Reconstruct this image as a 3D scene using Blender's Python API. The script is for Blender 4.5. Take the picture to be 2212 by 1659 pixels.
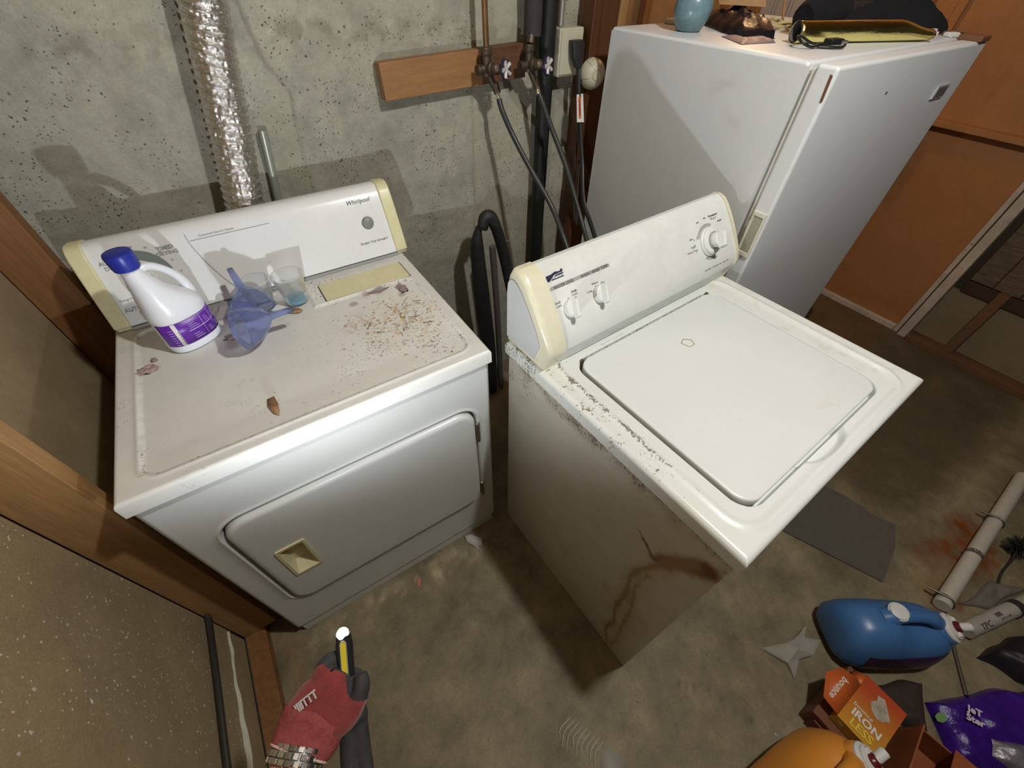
import bpy, bmesh, math, random
from mathutils import Vector, Matrix, noise
from math import sin, cos, pi, radians, sqrt, hypot
random.seed(7)
for o in list(bpy.data.objects): bpy.data.objects.remove(o)
SC = bpy.context.scene
COL = SC.collection

# ---------------------------------------------------------------- camera
def make_camera():
    yaw, pitch, roll = 0.587398, -0.817329, 0.0176078
    cy, sy, cp, sp = cos(yaw), sin(yaw), cos(pitch), sin(pitch)
    f = Vector((sy*cp, cy*cp, sp)); r = Vector((cy, -sy, 0)); u = r.cross(f)
    cr, sr = cos(roll), sin(roll)
    r2 = r*cr + u*sr; u2 = r*-sr + u*cr
    cd = bpy.data.cameras.new('camera'); cam = bpy.data.objects.new('camera', cd); COL.objects.link(cam)
    m = Matrix((r2, u2, -f)).transposed().to_4x4(); m.translation = (0.382630, -0.627281, 1.558070)
    cam.matrix_world = m
    cd.sensor_width = 36; cd.sensor_fit = 'HORIZONTAL'; cd.lens = 887.137*36/2212; cd.clip_start = .01
    SC.camera = cam
make_camera()
# ---------------------------------------------------------------- light
w = bpy.data.worlds.new('world'); SC.world = w; w.use_nodes = True
w.node_tree.nodes['Background'].inputs[0].default_value = (1.0, .975, .92, 1)
w.node_tree.nodes['Background'].inputs[1].default_value = .022
def lamp(name, kind, loc, energy, col, **k):
    l = bpy.data.lights.new(name, kind); l.energy = energy; l.color = col
    o = bpy.data.objects.new(name, l); COL.objects.link(o); o.location = loc
    for a, b in k.items(): setattr(l, a, b)
    return o
lamp('bulb_light', 'POINT', (1.07, -.66, 2.33), 68, (.98, 1, .97), shadow_soft_size=.035)
lamp('hall_light', 'POINT', (2.80, .95, 2.12), 15, (1, .62, .30), shadow_soft_size=.06)
def torch_lamp():
    o = lamp('torch_light', 'SPOT', (.2745, -.394, .938), 18.5, (.90, .95, 1), shadow_soft_size=.008, spot_size=radians(176), spot_blend=1.0)
    o.rotation_euler = Vector((.34, .70, .58)).to_track_quat('-Z', 'Y').to_euler()
torch_lamp()
SC.view_settings.view_transform = 'Standard'; SC.view_settings.look = 'None'
SC.view_settings.exposure = 0.0; SC.view_settings.gamma = 1; SC.view_settings.use_curve_mapping = False

# ---------------------------------------------------------------- helpers
def srgb(r, g, b):
    f = lambda c: (c/255/12.92 if c/255 <= .04045 else ((c/255+.055)/1.055)**2.4)
    return (f(r), f(g), f(b), 1)
_m = {}
def mat(name, col, rough=.5, metal=0, var=0, vscale=8, bump=0, bscale=60, spots=None, attr=None, trans=0, ior=1.45,
        grain=None, spec=.5, coat=0, alpha=1, emit=None, stretch=None, bdist=.002, sheen=0):
    """one procedural material: base colour, low and high frequency variation, spots, bump"""
    if name in _m: return _m[name]
    m = bpy.data.materials.new(name); m.use_nodes = True; nt = m.node_tree; N = nt.nodes; L = nt.links
    b = N['Principled BSDF']
    def node(t, **k):
        n = N.new(t)
        for a, v in k.items(): setattr(n, a, v)
        return n
    tc = node('ShaderNodeTexCoord'); mp = node('ShaderNodeMapping'); L.new(tc.outputs['Object'], mp.inputs[0])
    if stretch: mp.inputs['Scale'].default_value = stretch
    def ntex(scale, det=5, rough_=.6):
        n = node('ShaderNodeTexNoise'); n.inputs['Scale'].default_value = scale; n.inputs['Detail'].default_value = det
        n.inputs['Roughness'].default_value = rough_; L.new(mp.outputs[0], n.inputs['Vector']); return n
    def mix(a, c, fac, mode='MIX'):
        x = node('ShaderNodeMix', data_type='RGBA', blend_type=mode); 
        if hasattr(fac, 'is_linked'): L.new(fac, x.inputs[0])
        else: x.inputs[0].default_value = fac
        for v, i in ((a, 6), (c, 7)):
            if hasattr(v, 'is_linked'): L.new(v, x.inputs[i])
            else: x.inputs[i].default_value = v
        return x.outputs[2]
    def ramp(src, lo, hi, a=0, c=1):
        r = node('ShaderNodeMapRange'); L.new(src, r.inputs[0])
        for i, v in enumerate((lo, hi, a, c)): r.inputs[1+i].default_value = v
        return r.outputs[0]
    cur = col if len(col) == 4 else (*col, 1)
    if grain:   # grain = (colour2, scale, strength)
        g = ntex(grain[1], 6, .7); cur = mix(cur, grain[0], ramp(g.outputs[0], .5-.22, .5+.22, 0, grain[2]))
    if attr:
        a = node('ShaderNodeAttribute'); a.attribute_name = attr
        cur = mix(cur, a.outputs['Color'], 1.0, 'MULTIPLY')
        ga = node('ShaderNodeAttribute'); ga.attribute_name = 'grime'
        gn = ntex(170, 4, .65); gs = node('ShaderNodeMath', operation='MULTIPLY_ADD'); L.new(ga.outputs['Fac'], gs.inputs[0]); gs.inputs[1].default_value = .42; L.new(gn.outputs[0], gs.inputs[2])
        cur = mix(cur, (.13, .105, .08, 1), ramp(gs.outputs[0], .72, .80, 0, .85))
    if var:
        n1 = ntex(vscale); n2 = ntex(vscale*7, 3)
        v1 = ramp(n1.outputs[0], .3, .7, 1-var, 1+var*.6); v2 = ramp(n2.outputs[0], .3, .7, 1-var*.5, 1+var*.4)
        mm = node('ShaderNodeMath', operation='MULTIPLY'); L.new(v1, mm.inputs[0]); L.new(v2, mm.inputs[1])
        cc = node('ShaderNodeCombineColor'); [L.new(mm.outputs[0], cc.inputs[i]) for i in range(3)]
        cur = mix(cur, cc.outputs[0], 1.0, 'MULTIPLY')
    for sp in (spots or []):   # (colour, scale, size, mask_scale, mask_threshold)
        v = node('ShaderNodeTexVoronoi'); v.inputs['Scale'].default_value = sp[1]
        nw = ntex(sp[1]*1.7, 3); vm = node('ShaderNodeVectorMath', operation='MULTIPLY_ADD'); L.new(nw.outputs['Color'], vm.inputs[0]); vm.inputs[1].default_value = (.75/sp[1],)*3
        L.new(mp.outputs[0], vm.inputs[2]); L.new(vm.outputs[0], v.inputs['Vector'])
        f1 = ramp(v.outputs['Distance'], sp[2], sp[2]*.6, 0, 1)
        n3 = ntex(sp[3]); f2 = ramp(n3.outputs[0], sp[4], sp[4]+.05, 0, 1)
        mm = node('ShaderNodeMath', operation='MULTIPLY'); L.new(f1, mm.inputs[0]); L.new(f2, mm.inputs[1])
        cur = mix(cur, sp[0], mm.outputs[0])
    if hasattr(cur, 'is_linked'): L.new(cur, b.inputs['Base Color'])
    else: b.inputs['Base Color'].default_value = cur
    b.inputs['Roughness'].default_value = rough; b.inputs['Metallic'].default_value = metal
    b.inputs['Specular IOR Level'].default_value = spec
    b.inputs['Transmission Weight'].default_value = trans; b.inputs['IOR'].default_value = ior
    b.inputs['Coat Weight'].default_value = coat; b.inputs['Alpha'].default_value = alpha
    b.inputs['Sheen Weight'].default_value = sheen
    if emit: b.inputs['Emission Color'].default_value = emit[0]; b.inputs['Emission Strength'].default_value = emit[1]
    if bump:
        nb = ntex(bscale, 6, .65); bp = node('ShaderNodeBump'); bp.inputs['Strength'].default_value = bump
        bp.inputs['Distance'].default_value = bdist; L.new(nb.outputs[0], bp.inputs['Height']); L.new(bp.outputs[0], b.inputs['Normal'])
    _m[name] = m; return m

def tag(o, label=None, cat=None, group=None, kind=None):
    if label: o['label'] = label
    if cat: o['category'] = cat
    if group: o['group'] = group
    if kind: o['kind'] = kind
    return o
def thing(name, label, cat, loc=(0, 0, 0), rotz=0, group=None, rot=None):
    o = bpy.data.objects.new(name, None); COL.objects.link(o); o.location = loc
    o.rotation_euler = rot if rot else (0, 0, rotz); o.empty_display_size = .05
    return tag(o, label, cat, group)
def obj(name, bm, m, parent=None, bevel=0, seg=2, angle=35, label=None, loc=None, solid=0):
    bmesh.ops.recalc_face_normals(bm, faces=bm.faces)
    me = bpy.data.meshes.new(name); bm.to_mesh(me); bm.free()
    for p in me.polygons: p.use_smooth = True
    me.set_sharp_from_angle(angle=radians(angle))
    for x in (m if isinstance(m, (list, tuple)) else [m]): me.materials.append(x)
    o = bpy.data.objects.new(name, me); COL.objects.link(o); o.parent = parent
    if loc: o.location = loc
    if solid:
        s = o.modifiers.new('solid', 'SOLIDIFY'); s.thickness = solid; s.offset = 0
    if bevel:
        b = o.modifiers.new('bevel', 'BEVEL'); b.width = bevel; b.segments = seg; b.limit_method = 'ANGLE'; b.angle_limit = radians(40)
        b.harden_normals = True
    if label: o['label'] = label
    return o
def BM(): return bmesh.new()
def box(bm, x0, x1, y0, y1, z0, z1, mi=0):
    v = [bm.verts.new((x, y, z)) for x in (x0, x1) for y in (y0, y1) for z in (z0, z1)]
    for f in ((0, 1, 3, 2), (4, 6, 7, 5), (0, 4, 5, 1), (2, 3, 7, 6), (0, 2, 6, 4), (1, 5, 7, 3)):
        bm.faces.new([v[i] for i in f]).material_index = mi
    return bm
def hexa(bm, P):   # 8 points: bottom 4 (ccw), top 4
    v = [bm.verts.new(p) for p in P]
    for f in ((3, 2, 1, 0), (4, 5, 6, 7), (0, 1, 5, 4), (1, 2, 6, 5), (2, 3, 7, 6), (3, 0, 4, 7)): bm.faces.new([v[i] for i in f])
    return bm
def frame_of(d):
    d = Vector(d).normalized(); a = Vector((0, 0, 1)) if abs(d.z) < .9 else Vector((1, 0, 0))
    x = d.cross(a).normalized(); return x, d.cross(x).normalized(), d
def loft(bm, rings, cap=True, closed=False):
    R = [[bm.verts.new(p) for p in r] for r in rings]; n = len(R[0])
    for a in range(len(R)-1 + (1 if closed else 0)):
        A, B = R[a], R[(a+1) % len(R)]
        for i in range(n): bm.faces.new((A[i], A[(i+1) % n], B[(i+1) % n], B[i]))
    if cap and not closed:
        bm.faces.new(R[0]); bm.faces.new(R[-1])
    return R
def ring(c, x, y, rx, ry=None, n=16, e=2, ph=0):
    ry = rx if ry is None else ry; c = Vector(c); out = []
    for i in range(n):
        t = 2*pi*i/n + ph; ct, st = cos(t), sin(t)
        sx = math.copysign(abs(ct)**(2/e), ct); sy = math.copysign(abs(st)**(2/e), st)
        out.append(c + x*(rx*sx) + y*(ry*sy))
    return out
def cyl(bm, p0, p1, r0, r1=None, n=20, prof=None):
    p0, p1 = Vector(p0), Vector(p1); x, y, d = frame_of(p1-p0); r1 = r0 if r1 is None else r1
    prof = prof or [(0, r0), (1, r1)]
    loft(bm, [ring(p0+(p1-p0)*t, x, y, r, n=n) for t, r in prof]); return bm
def spline(P, n=8):
    P = [Vector(p) for p in P]; Q = [P[0]*2-P[1]]+P+[P[-1]*2-P[-2]]; out = []
    for i in range(1, len(Q)-2):
        for k in range(n):
            t = k/n; a, b, c, d = Q[i-1:i+3]
            out.append(.5*((2*b)+(c-a)*t+(2*a-5*b+4*c-d)*t*t+(3*b-a-3*c+d)*t*t*t))
    return out+[P[-1]]
def tube(bm, P, r, n=10, sm=8, radii=None, closed=False, flat=1):
    P = spline(P, sm) if sm else [Vector(p) for p in P]; m = len(P); rings = []; px = None
    for i, p in enumerate(P):
        d = (P[min(i+1, m-1)]-P[max(i-1, 0)]).normalized()
        if px is None: px, py, _ = frame_of(d)
        else:
            px = (px - d*px.dot(d)).normalized()
        py = d.cross(px)
        t = i/(m-1)*(len(radii)-1) if radii else 0
        rr = (radii[int(t)]*(1-t+int(t)) + radii[min(int(t)+1, len(radii)-1)]*(t-int(t))) if radii else r
        rings.append(ring(p, px, py, rr, rr*flat, n=n))
    loft(bm, rings); return bm
def lathe(bm, prof, n=28, org=(0, 0, 0), axis=(0, 0, 1), cap=True):
    x, y, d = frame_of(axis); o = Vector(org)
    loft(bm, [ring(o+d*z, x, y, max(r, 1e-4), n=n) for r, z in prof], cap=cap); return bm
def prism(bm, pts, a, b, fn):
    """extrude polygon pts (2D) between a and b; fn(u,v,w)->3D"""
    A = [bm.verts.new(fn(u, v, a)) for u, v in pts]; B = [bm.verts.new(fn(u, v, b)) for u, v in pts]; n = len(pts)
    bm.faces.new(A[::-1]); bm.faces.new(B)
    for i in range(n): bm.faces.new((A[i], A[(i+1) % n], B[(i+1) % n], B[i]))
    return bm
def rrect(x0, x1, y0, y1, r, n=6):
    out = []
    for cx, cy, a in ((x1-r, y1-r, 0), (x0+r, y1-r, 90), (x0+r, y0+r, 180), (x1-r, y0+r, 270)):
        for i in range(n+1):
            t = radians(a+90*i/n); out.append((cx+r*cos(t), cy+r*sin(t)))
    return out
def sdr(x, y, x0, x1, y0, y1, r):   # signed distance to rounded rectangle (negative inside)
    qx = abs(x-(x0+x1)/2)-(x1-x0)/2+r; qy = abs(y-(y0+y1)/2)-(y1-y0)/2+r
    return hypot(max(qx, 0), max(qy, 0))+min(max(qx, qy), 0)-r
def sst(a, b, x):
    t = min(1, max(0, (x-a)/(b-a))); return t*t*(3-2*t)
def lines(a, b, n, dense=()):
    s = {round(a+(b-a)*i/n, 5) for i in range(n+1)}
    for c, wd, k in dense:
        for i in range(k+1): 
            v = c-wd+2*wd*i/k
            if a <= v <= b: s.add(round(v, 5))
    return sorted(s)
def grid(bm, us, vs, fn, col=None, back=None):
    """fn(u,v)->3D ; col(u,v)->rgb stored in attribute 'dirt'; back: fn for skirt rim"""
    lay = bm.verts.layers.float_color.new('dirt') if col else None; lg = bm.verts.layers.float.new('grime') if col else None
    V = []
    for u in us:
        r = []
        for v in vs:
            p = bm.verts.new(fn(u, v))
            if lay: c = col(u, v); p[lay] = (c[0], c[1], c[2], 1); p[lg] = c[3] if len(c) > 3 else 0
            r.append(p)
        V.append(r)
    for i in range(len(us)-1):
        for j in range(len(vs)-1): bm.faces.new((V[i][j], V[i+1][j], V[i+1][j+1], V[i][j+1]))
    if back:
        m, n = len(us), len(vs)
        idx = [(i, 0) for i in range(m)]+[(m-1, j) for j in range(1, n)]+[(i, n-1) for i in range(m-2, -1, -1)]+[(0, j) for j in range(n-2, 0, -1)]
        B = []
        for i, j in idx:
            p = bm.verts.new(back(us[i], vs[j]))
            if lay: p[lay] = V[i][j][lay]; p[lg] = V[i][j][lg]
            B.append(p)
        k = len(idx)
        for a in range(k):
            c = (a+1) % k; A0, A1 = V[idx[a][0]][idx[a][1]], V[idx[c][0]][idx[c][1]]
            bm.faces.new((A0, A1, B[c], B[a]))
        bm.faces.new(B)
    return V
def text(s, size, m, parent, org, ux, uy, off=.0006, name='lettering', shear=0, bold=0, align='CENTER', sx=1):
    cu = bpy.data.curves.new('t', 'FONT'); cu.body = s; cu.size = size; cu.align_x = align; cu.align_y = 'CENTER'; cu.shear = shear
    cu.offset = bold; cu.resolution_u = 2; cu.extrude = .0002
    o = bpy.data.objects.new('t', cu); COL.objects.link(o); dg = bpy.context.evaluated_depsgraph_get()
    me = bpy.data.meshes.new_from_object(o.evaluated_get(dg)); bpy.data.objects.remove(o); bpy.data.curves.remove(cu)
    ux = Vector(ux).normalized(); uy = Vector(uy); uy = (uy-ux*uy.dot(ux)).normalized(); n = ux.cross(uy)
    org = Vector(org)
    for v in me.vertices: v.co = org+ux*(v.co.x*sx)+uy*v.co.y+n*(v.co.z+off)
    me.materials.clear(); me.materials.append(m); me.name = name
    q = bpy.data.objects.new(name, me); COL.objects.link(q); q.parent = parent; return q
def plate(name, pts, m, parent, org, ux, uy, th=.0005, off=0):
    ux = Vector(ux).normalized(); uy = Vector(uy); uy = (uy-ux*uy.dot(ux)).normalized(); n = ux.cross(uy); org = Vector(org)
    bm = BM(); prism(bm, pts, off, off+th, lambda u, v, w: org+ux*u+uy*v+n*w)
    return obj(name, bm, m, parent)
def fbm(x, y, z=0, s=1, o=4):
    return noise.fractal(Vector((x*s, y*s, z*s)), .9, 2.0, o)
def seg_d(x, y, P):
    best = 9; bt = 0
    for i in range(len(P)-1):
        ax, ay = P[i]; bx, by = P[i+1]; dx, dy = bx-ax, by-ay
        t = max(0, min(1, ((x-ax)*dx+(y-ay)*dy)/(dx*dx+dy*dy+1e-12))); d = hypot(x-ax-dx*t, y-ay-dy*t)
        if d < best: best = d; bt = (i+t)/(len(P)-1)
    return best, bt
def mixc(a, b, t): return tuple(a[i]*(1-t)+b[i]*t for i in range(3))

# ---------------------------------------------------------------- materials
white_top = mat('appliance_white_top', (.72, .745, .735), .28, attr='dirt', bump=.12, bscale=260, bdist=.0006, spec=.5)
dry_top = mat('dryer_top_enamel', (.70, .70, .665), .36, attr='dirt', bump=.1, bscale=260, bdist=.0006, var=.05, vscale=5,
              spots=[((.16, .12, .10, 1), 300, .3, 16, .60), ((.22, .17, .15, 1), 140, .26, 9, .63)])
white_body = mat('appliance_white_body', (.62, .64, .62), .3, var=.03, vscale=3, bump=.08, bscale=300, bdist=.0005)
wash_side = mat('washer_side_enamel', (.56, .545, .48), .3, attr='dirt', bump=.1, bscale=200, bdist=.0006, var=.06, vscale=4)
console_white = mat('console_plastic', (.74, .75, .74), .22, var=.03, vscale=12)
console_w2 = mat('console_plastic_washer', (.70, .72, .70), .35, var=.05, vscale=14)
cream = mat('yellowed_plastic', (.66, .62, .38), .32, var=.08, vscale=10)
cream_pale = mat('yellowed_plastic_pale', (.70, .67, .50), .3, var=.07, vscale=10)
dark_gap = mat('dark_gap', (.02, .02, .02), .8)
ink = mat('ink_dark', (.05, .05, .055), .6)
ink_grey = mat('ink_grey', (.30, .31, .31), .6)
grey_band = mat('grey_print', (.42, .42, .42), .5)
metal = mat('steel', (.62, .61, .58), .25, 1)
black_rubber = mat('black_rubber', (.028, .027, .026), .42, var=.2, vscale=30, bump=.2, bscale=120)

# ---------------------------------------------------------------- setting
def build_setting():
    S = lambda o: tag(o, kind='structure')
    m_floor = mat('concrete_floor', (.25, .205, .118), .62, attr='dirt', var=.22, vscale=7, bump=.5, bscale=70, grain=((.12, .10, .075, 1), 130, .55),
                  spots=[((.07, .055, .04, 1), 60, .12, 5, .55), ((.5, .47, .42, 1), 22, .035, 6, .5)])
    rust = [(2.30, -1.02), (2.22, -1.10), (2.05, -1.03), (1.92, -1.09)]
    rust2 = [(2.05, -1.02), (1.90, -1.08), (1.80, -1.12)]
    pale = [(2.35, -.80), (2.20, -.86), (2.45, -.93)]
    tan = [(2.02, -1.06), (1.86, -1.02), (1.75, -1.02)]
    def fcol(x, y):
        n = fbm(x, y, 0, 3); n2 = fbm(x, y, 3, 9); n3 = fbm(x, y, 7, 30, 3)
        c = (max(.35, 1+.34*n+.30*n2+.16*n3),)*3
        # efflorescence against the dryer's foot
        d = abs(y+.035+.02*n2); t = (1-sst(.0, .06, d))*sst(-.1, .05, x)*(1-sst(.62, .75, x)); t *= sst(-.1, .8, n3+.6*n2)
        c = mixc(c, (2.0, 2.05, 2.1), min(1, t))
        for P, col, wd, k in ((rust, (.85, .36, .18), .08, 1.0), (rust2, (.75, .38, .22), .04, .9), (pale, (1.5, 1.55, 1.65), .10, .5), (tan, (1.25, 1.2, 1.1), .08, .6)):
            d, _ = seg_d(x, y, P); t = (1-sst(wd*.4, wd*1.1, d+.04*n2+.03*n)); c = mixc(c, col, t*k*min(1.2, max(0, .8+n3)))
        if x > 2.6 and y > -.28: # orange-tinted strip of the hall floor
            c = mixc(c, (1.9, .95, .45), sst(2.62, 2.7, x+.03*n2)*sst(-.28, -.24, y+.01*n2)*.9)
        d, _ = seg_d(x, y, [(.93, -.75), (.99, -.80), (1.02, -.86), (1.06, -.95)])
        if d < .02: c = mixc(c, (.55,)*3, (1-sst(.001, .006, d+.004*n3))*.8)
        t = (1-sst(.0, .05, abs(x+.04)))*(1-sst(.0, .10, y))*.7  # reddish dusty strip beside the partition
        c = mixc(c, (1.25, .95, .85), t)
        if x > 2.0 and y > -.95: c = mixc(c, (.38, .36, .33), .85*sst(1.95, 2.2, x)*sst(-.98, -.82, y+.05*n+.03*n2))
        return c
    bm = BM(); us = lines(-.16, 3.5, 230); vs = lines(-2.3, 1.4, 230)
    grid(bm, us, vs, lambda x, y: (x, y, 0), fcol, back=lambda x, y: (x, y, -.08))
    S(obj('floor', bm, m_floor, angle=60))
    # poured concrete wall behind the machines
    m_wall = mat('poured_concrete_wall', (.37, .355, .285), .8, attr='dirt', var=.10, vscale=6, bump=.8, bscale=55, bdist=.003, grain=((.20, .185, .15, 1), 170, .5),
                 spots=[((.07, .062, .05, 1), 55, .17, 7, .48), ((.06, .055, .045, 1), 110, .24, 12, .50), ((.7, .69, .62, 1), 24, .05, 5, .60)])
    cr = [(1.135, 1.45), (1.14, 1.2), (1.13, 1.0), (1.12, .8), (1.11, .3)]
    crb = [(.545, 1.5), (.56, 1.36), (.60, 1.29), (.585, 1.2), (.575, 1.0), (.57, .6)]
    seam = [(.50, 1.25), (.53, 1.22), (.52, .9)]
    def wcol(x, z):
        n = fbm(x, z, 0, 4); n2 = fbm(x, z, 3, 14); c = (max(.5, 1+.13*n+.15*n2+.10*fbm(x, z, 6, 45, 3)),)*3
        band = (1-sst(.0, .05, abs(z-(1.40+.02*n))))*sst(.0, .5, fbm(x, z, 9, 18)+.1)
        c = mixc(c, (.62, .60, .55), band*.7)
        for P, k, wd in ((cr, .55, .004), (crb, .6, .004), (seam, .4, .003)):
            d, _ = seg_d(x, z, P)
            if d < .03: c = mixc(c, (.45, .42, .38), (1-sst(wd*.3, wd*1.6, d+.003*n2))*k)
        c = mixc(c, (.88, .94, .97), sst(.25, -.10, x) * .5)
        c = mixc(c, (.92, .97, .90), .6*sst(.50, .53, x)*sst(.60, .58, x)*sst(1.28, 1.24, z))
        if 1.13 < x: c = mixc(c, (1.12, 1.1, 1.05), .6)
        return c
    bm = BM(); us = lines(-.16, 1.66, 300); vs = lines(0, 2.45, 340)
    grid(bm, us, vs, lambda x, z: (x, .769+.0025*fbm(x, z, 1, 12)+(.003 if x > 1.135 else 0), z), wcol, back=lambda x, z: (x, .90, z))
    wb = S(obj('wall_back', bm, m_wall, angle=60))
    # left partition: framing with sheathing panel
    m_stud = mat('brown_stained_lumber', (.235, .105, .036), .55, var=.22, vscale=5, stretch=(14, 14, 1.2), bump=.3, bscale=20,
                 spots=[((.55, .5, .42, 1), 26, .05, 5, .45)])
    m_stud_l = mat('pale_brown_lumber', (.34, .19, .075), .55, var=.2, vscale=5, stretch=(14, 14, 1.2), bump=.3, bscale=20,
                   spots=[((.55, .5, .42, 1), 26, .05, 5, .45)])
    m_pan = mat('brown_sheathing', (.37, .285, .165), .6, var=.12, vscale=9, bump=.6, bscale=140, grain=((.12, .09, .05, 1), 200, .4),
                spots=[((.62, .60, .52, 1), 34, .125, 3, .31), ((.7, .68, .60, 1), 13, .07, 3, .32), ((.66, .64, .56, 1), 75, .17, 5, .42)])
    m_panb = mat('brown_sheathing_clean', (.33, .25, .145), .6, var=.14, vscale=9, bump=.6, bscale=140, spots=[((.62, .60, .54, 1), 40, .06, 5, .55)])
    wl = S(obj('wall_left', box(BM(), -.20, -.165, -2.3, .765, 0, 2.45), m_panb))
    def part(name, m, *b, bev=.002): return obj(name, box(BM(), *b), m, wl, bevel=bev)
    part('sheathing_panel', m_panb, -.165, -.15, .121, .719, .04, 2.45)
    part('sheathing_panel', m_pan, -.165, -.15, -2.3, .079, .155, 2.45)
    part('sheathing_panel', m_panb, -.165, -.153, -2.3, .079, .038, .150)
    part('stud', m_stud, -.15, -.055, .72, .765, .04, 2.45)
    for y in (.08, -.72, -1.5): part('stud', m_stud_l if y > 0 else m_stud, -.15, -.055, y, y+.04, .04, 2.45)
    part('bottom_plate', m_stud, -.15, -.092, -2.3, .765, 0, .038)
    bm = BM(); pts = [(-.148, .07-.42*i/14, .158+.012*fbm(i, 0, 0, .7)) for i in range(15)]
    tube(bm, pts, .006, n=8, sm=3, radii=[.004, .005, .003, .006, .007, .010, .008, .005], flat=.6)
    obj('caulk_bead', bm, mat('old_caulk', (.58, .55, .46), .6), wl)
    # hall side: hardboard wall, trim, ledge, and the framed partition beyond the jamb
    m_or = mat('orange_brown_hardboard', (.40, .175, .058), .5, var=.10, vscale=3, bump=.2, bscale=90, grain=((.27, .13, .06, 1), 60, .4))
    m_tr = mat('pale_worn_trim', (.52, .44, .36), .6, var=.2, vscale=8, spots=[((.12, .08, .05, 1), 40, .18, 9, .5)])
    wr = S(obj('wall_right', box(BM(), 3.40, 3.50, -.26, 1.40, 0, 2.45), m_or))
    def pr(name, m, *b, bev=.002): return obj(name, box(BM(), *b), m, wr, bevel=bev)
    pr('panel_batten', m_or, 3.385, 3.40, .34, .375, 1.03, 2.45); pr('panel_batten', m_or, 3.385, 3.40, .47, .49, 1.03, 2.45)
    pr('ledge', m_or, 3.345, 3.40, -.26, .20, .985, 1.01)
    pr('ledge_bracket', mat('dark_brown_wood', (.10, .04, .015), .6), 3.36, 3.40, .19, .215, .66, 1.0)
    pr('bracket_rail', m_or, 3.36, 3.40, .215, .52, .86, .885)
    S(obj('baseboard_right', box(BM(), 3.375, 3.40, -.26, 1.35, 0, .035), m_tr, bevel=.004))
    for i, (a, b, t) in enumerate(((-.285, -.262, 3.375), (-.335, -.292, 3.36))):
        S(obj('trim_%d' % (i+1), box(BM(), t, 3.45, a, b, 0, 2.45), m_tr, bevel=.003))
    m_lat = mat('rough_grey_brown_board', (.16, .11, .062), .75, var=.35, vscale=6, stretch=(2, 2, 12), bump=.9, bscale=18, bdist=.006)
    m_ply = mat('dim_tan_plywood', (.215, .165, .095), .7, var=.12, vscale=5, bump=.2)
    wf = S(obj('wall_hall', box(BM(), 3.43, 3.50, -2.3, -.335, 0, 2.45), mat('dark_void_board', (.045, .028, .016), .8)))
    def pf(name, m, *b): return obj(name, box(BM(), *b), m, wf, bevel=.002)
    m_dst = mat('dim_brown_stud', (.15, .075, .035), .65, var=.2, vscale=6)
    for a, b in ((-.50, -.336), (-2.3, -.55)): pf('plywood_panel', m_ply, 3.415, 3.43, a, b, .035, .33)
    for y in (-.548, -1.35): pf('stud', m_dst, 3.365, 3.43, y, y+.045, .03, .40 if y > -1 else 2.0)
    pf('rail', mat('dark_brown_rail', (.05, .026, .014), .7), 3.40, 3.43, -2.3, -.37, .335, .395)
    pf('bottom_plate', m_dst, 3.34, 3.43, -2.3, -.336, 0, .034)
    yy = -.37
    while yy > -2.25:
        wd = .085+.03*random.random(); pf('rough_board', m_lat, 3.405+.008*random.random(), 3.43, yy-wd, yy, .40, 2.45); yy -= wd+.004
    # brown wall behind the freezer
    m_bp = mat('brown_panel_behind_freezer', (.30, .17, .08), .55, var=.15, vscale=3, bump=.2)
    wb2 = S(obj('wall_far', box(BM(), 1.66, 3.45, 1.35, 1.42, 0, 2.45), m_bp))
    for x, wd in ((2.42, .05), (2.75, .10), (3.05, .03)): obj('stud', box(BM(), x, x+wd, 1.31, 1.35, 0, 2.45), m_stud, wb2, bevel=.002)
    S(obj('wall_return', box(BM(), 1.66, 1.70, .765, 1.35, 0, 2.45), m_bp))
    m_post = mat('dark_stained_post', (.085, .034, .013), .45, var=.25, vscale=5, stretch=(14, 14, 1), bump=.3, bscale=20, spots=[((.5, .4, .3, 1), 30, .05, 5, .5)])
    S(obj('trim_3', box(BM(), 1.545, 1.655, .69, .764, 0, 2.45), m_post, bevel=.004))
    S(obj('trim_4', box(BM(), 1.66, 1.70, .70, .764, 0, 2.45), m_stud_l, bevel=.003))
    m_c = mat('ceiling_boards', (.20, .13, .07), .8, var=.2, vscale=3)
    ce = S(obj('ceiling', box(BM(), -.2, 3.5, -2.3, 1.42, 2.56, 2.60), m_c))
    for i in range(9): obj('joist', box(BM(), -.2+.41*i, -.16+.41*i, -2.3, 1.40, 2.44, 2.56), m_stud, ce)
build_setting()
# the ceiling bulb above the washer (just out of frame)
def build_bulb():
    t = thing('ceiling_bulb', 'bare round bulb in a white porcelain holder under the joists above the washer', 'lamp', (1.07, -.66, 2.33))
    bm = BM(); lathe(bm, [(.0, -.001+.205), (.055, .205), (.055, .16), (.03, .12), (.02, .105), (0, .105)], org=(0, 0, 0)); obj('holder', bm, mat('porcelain', (.8, .8, .78), .2), t)
build_bulb()

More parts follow.
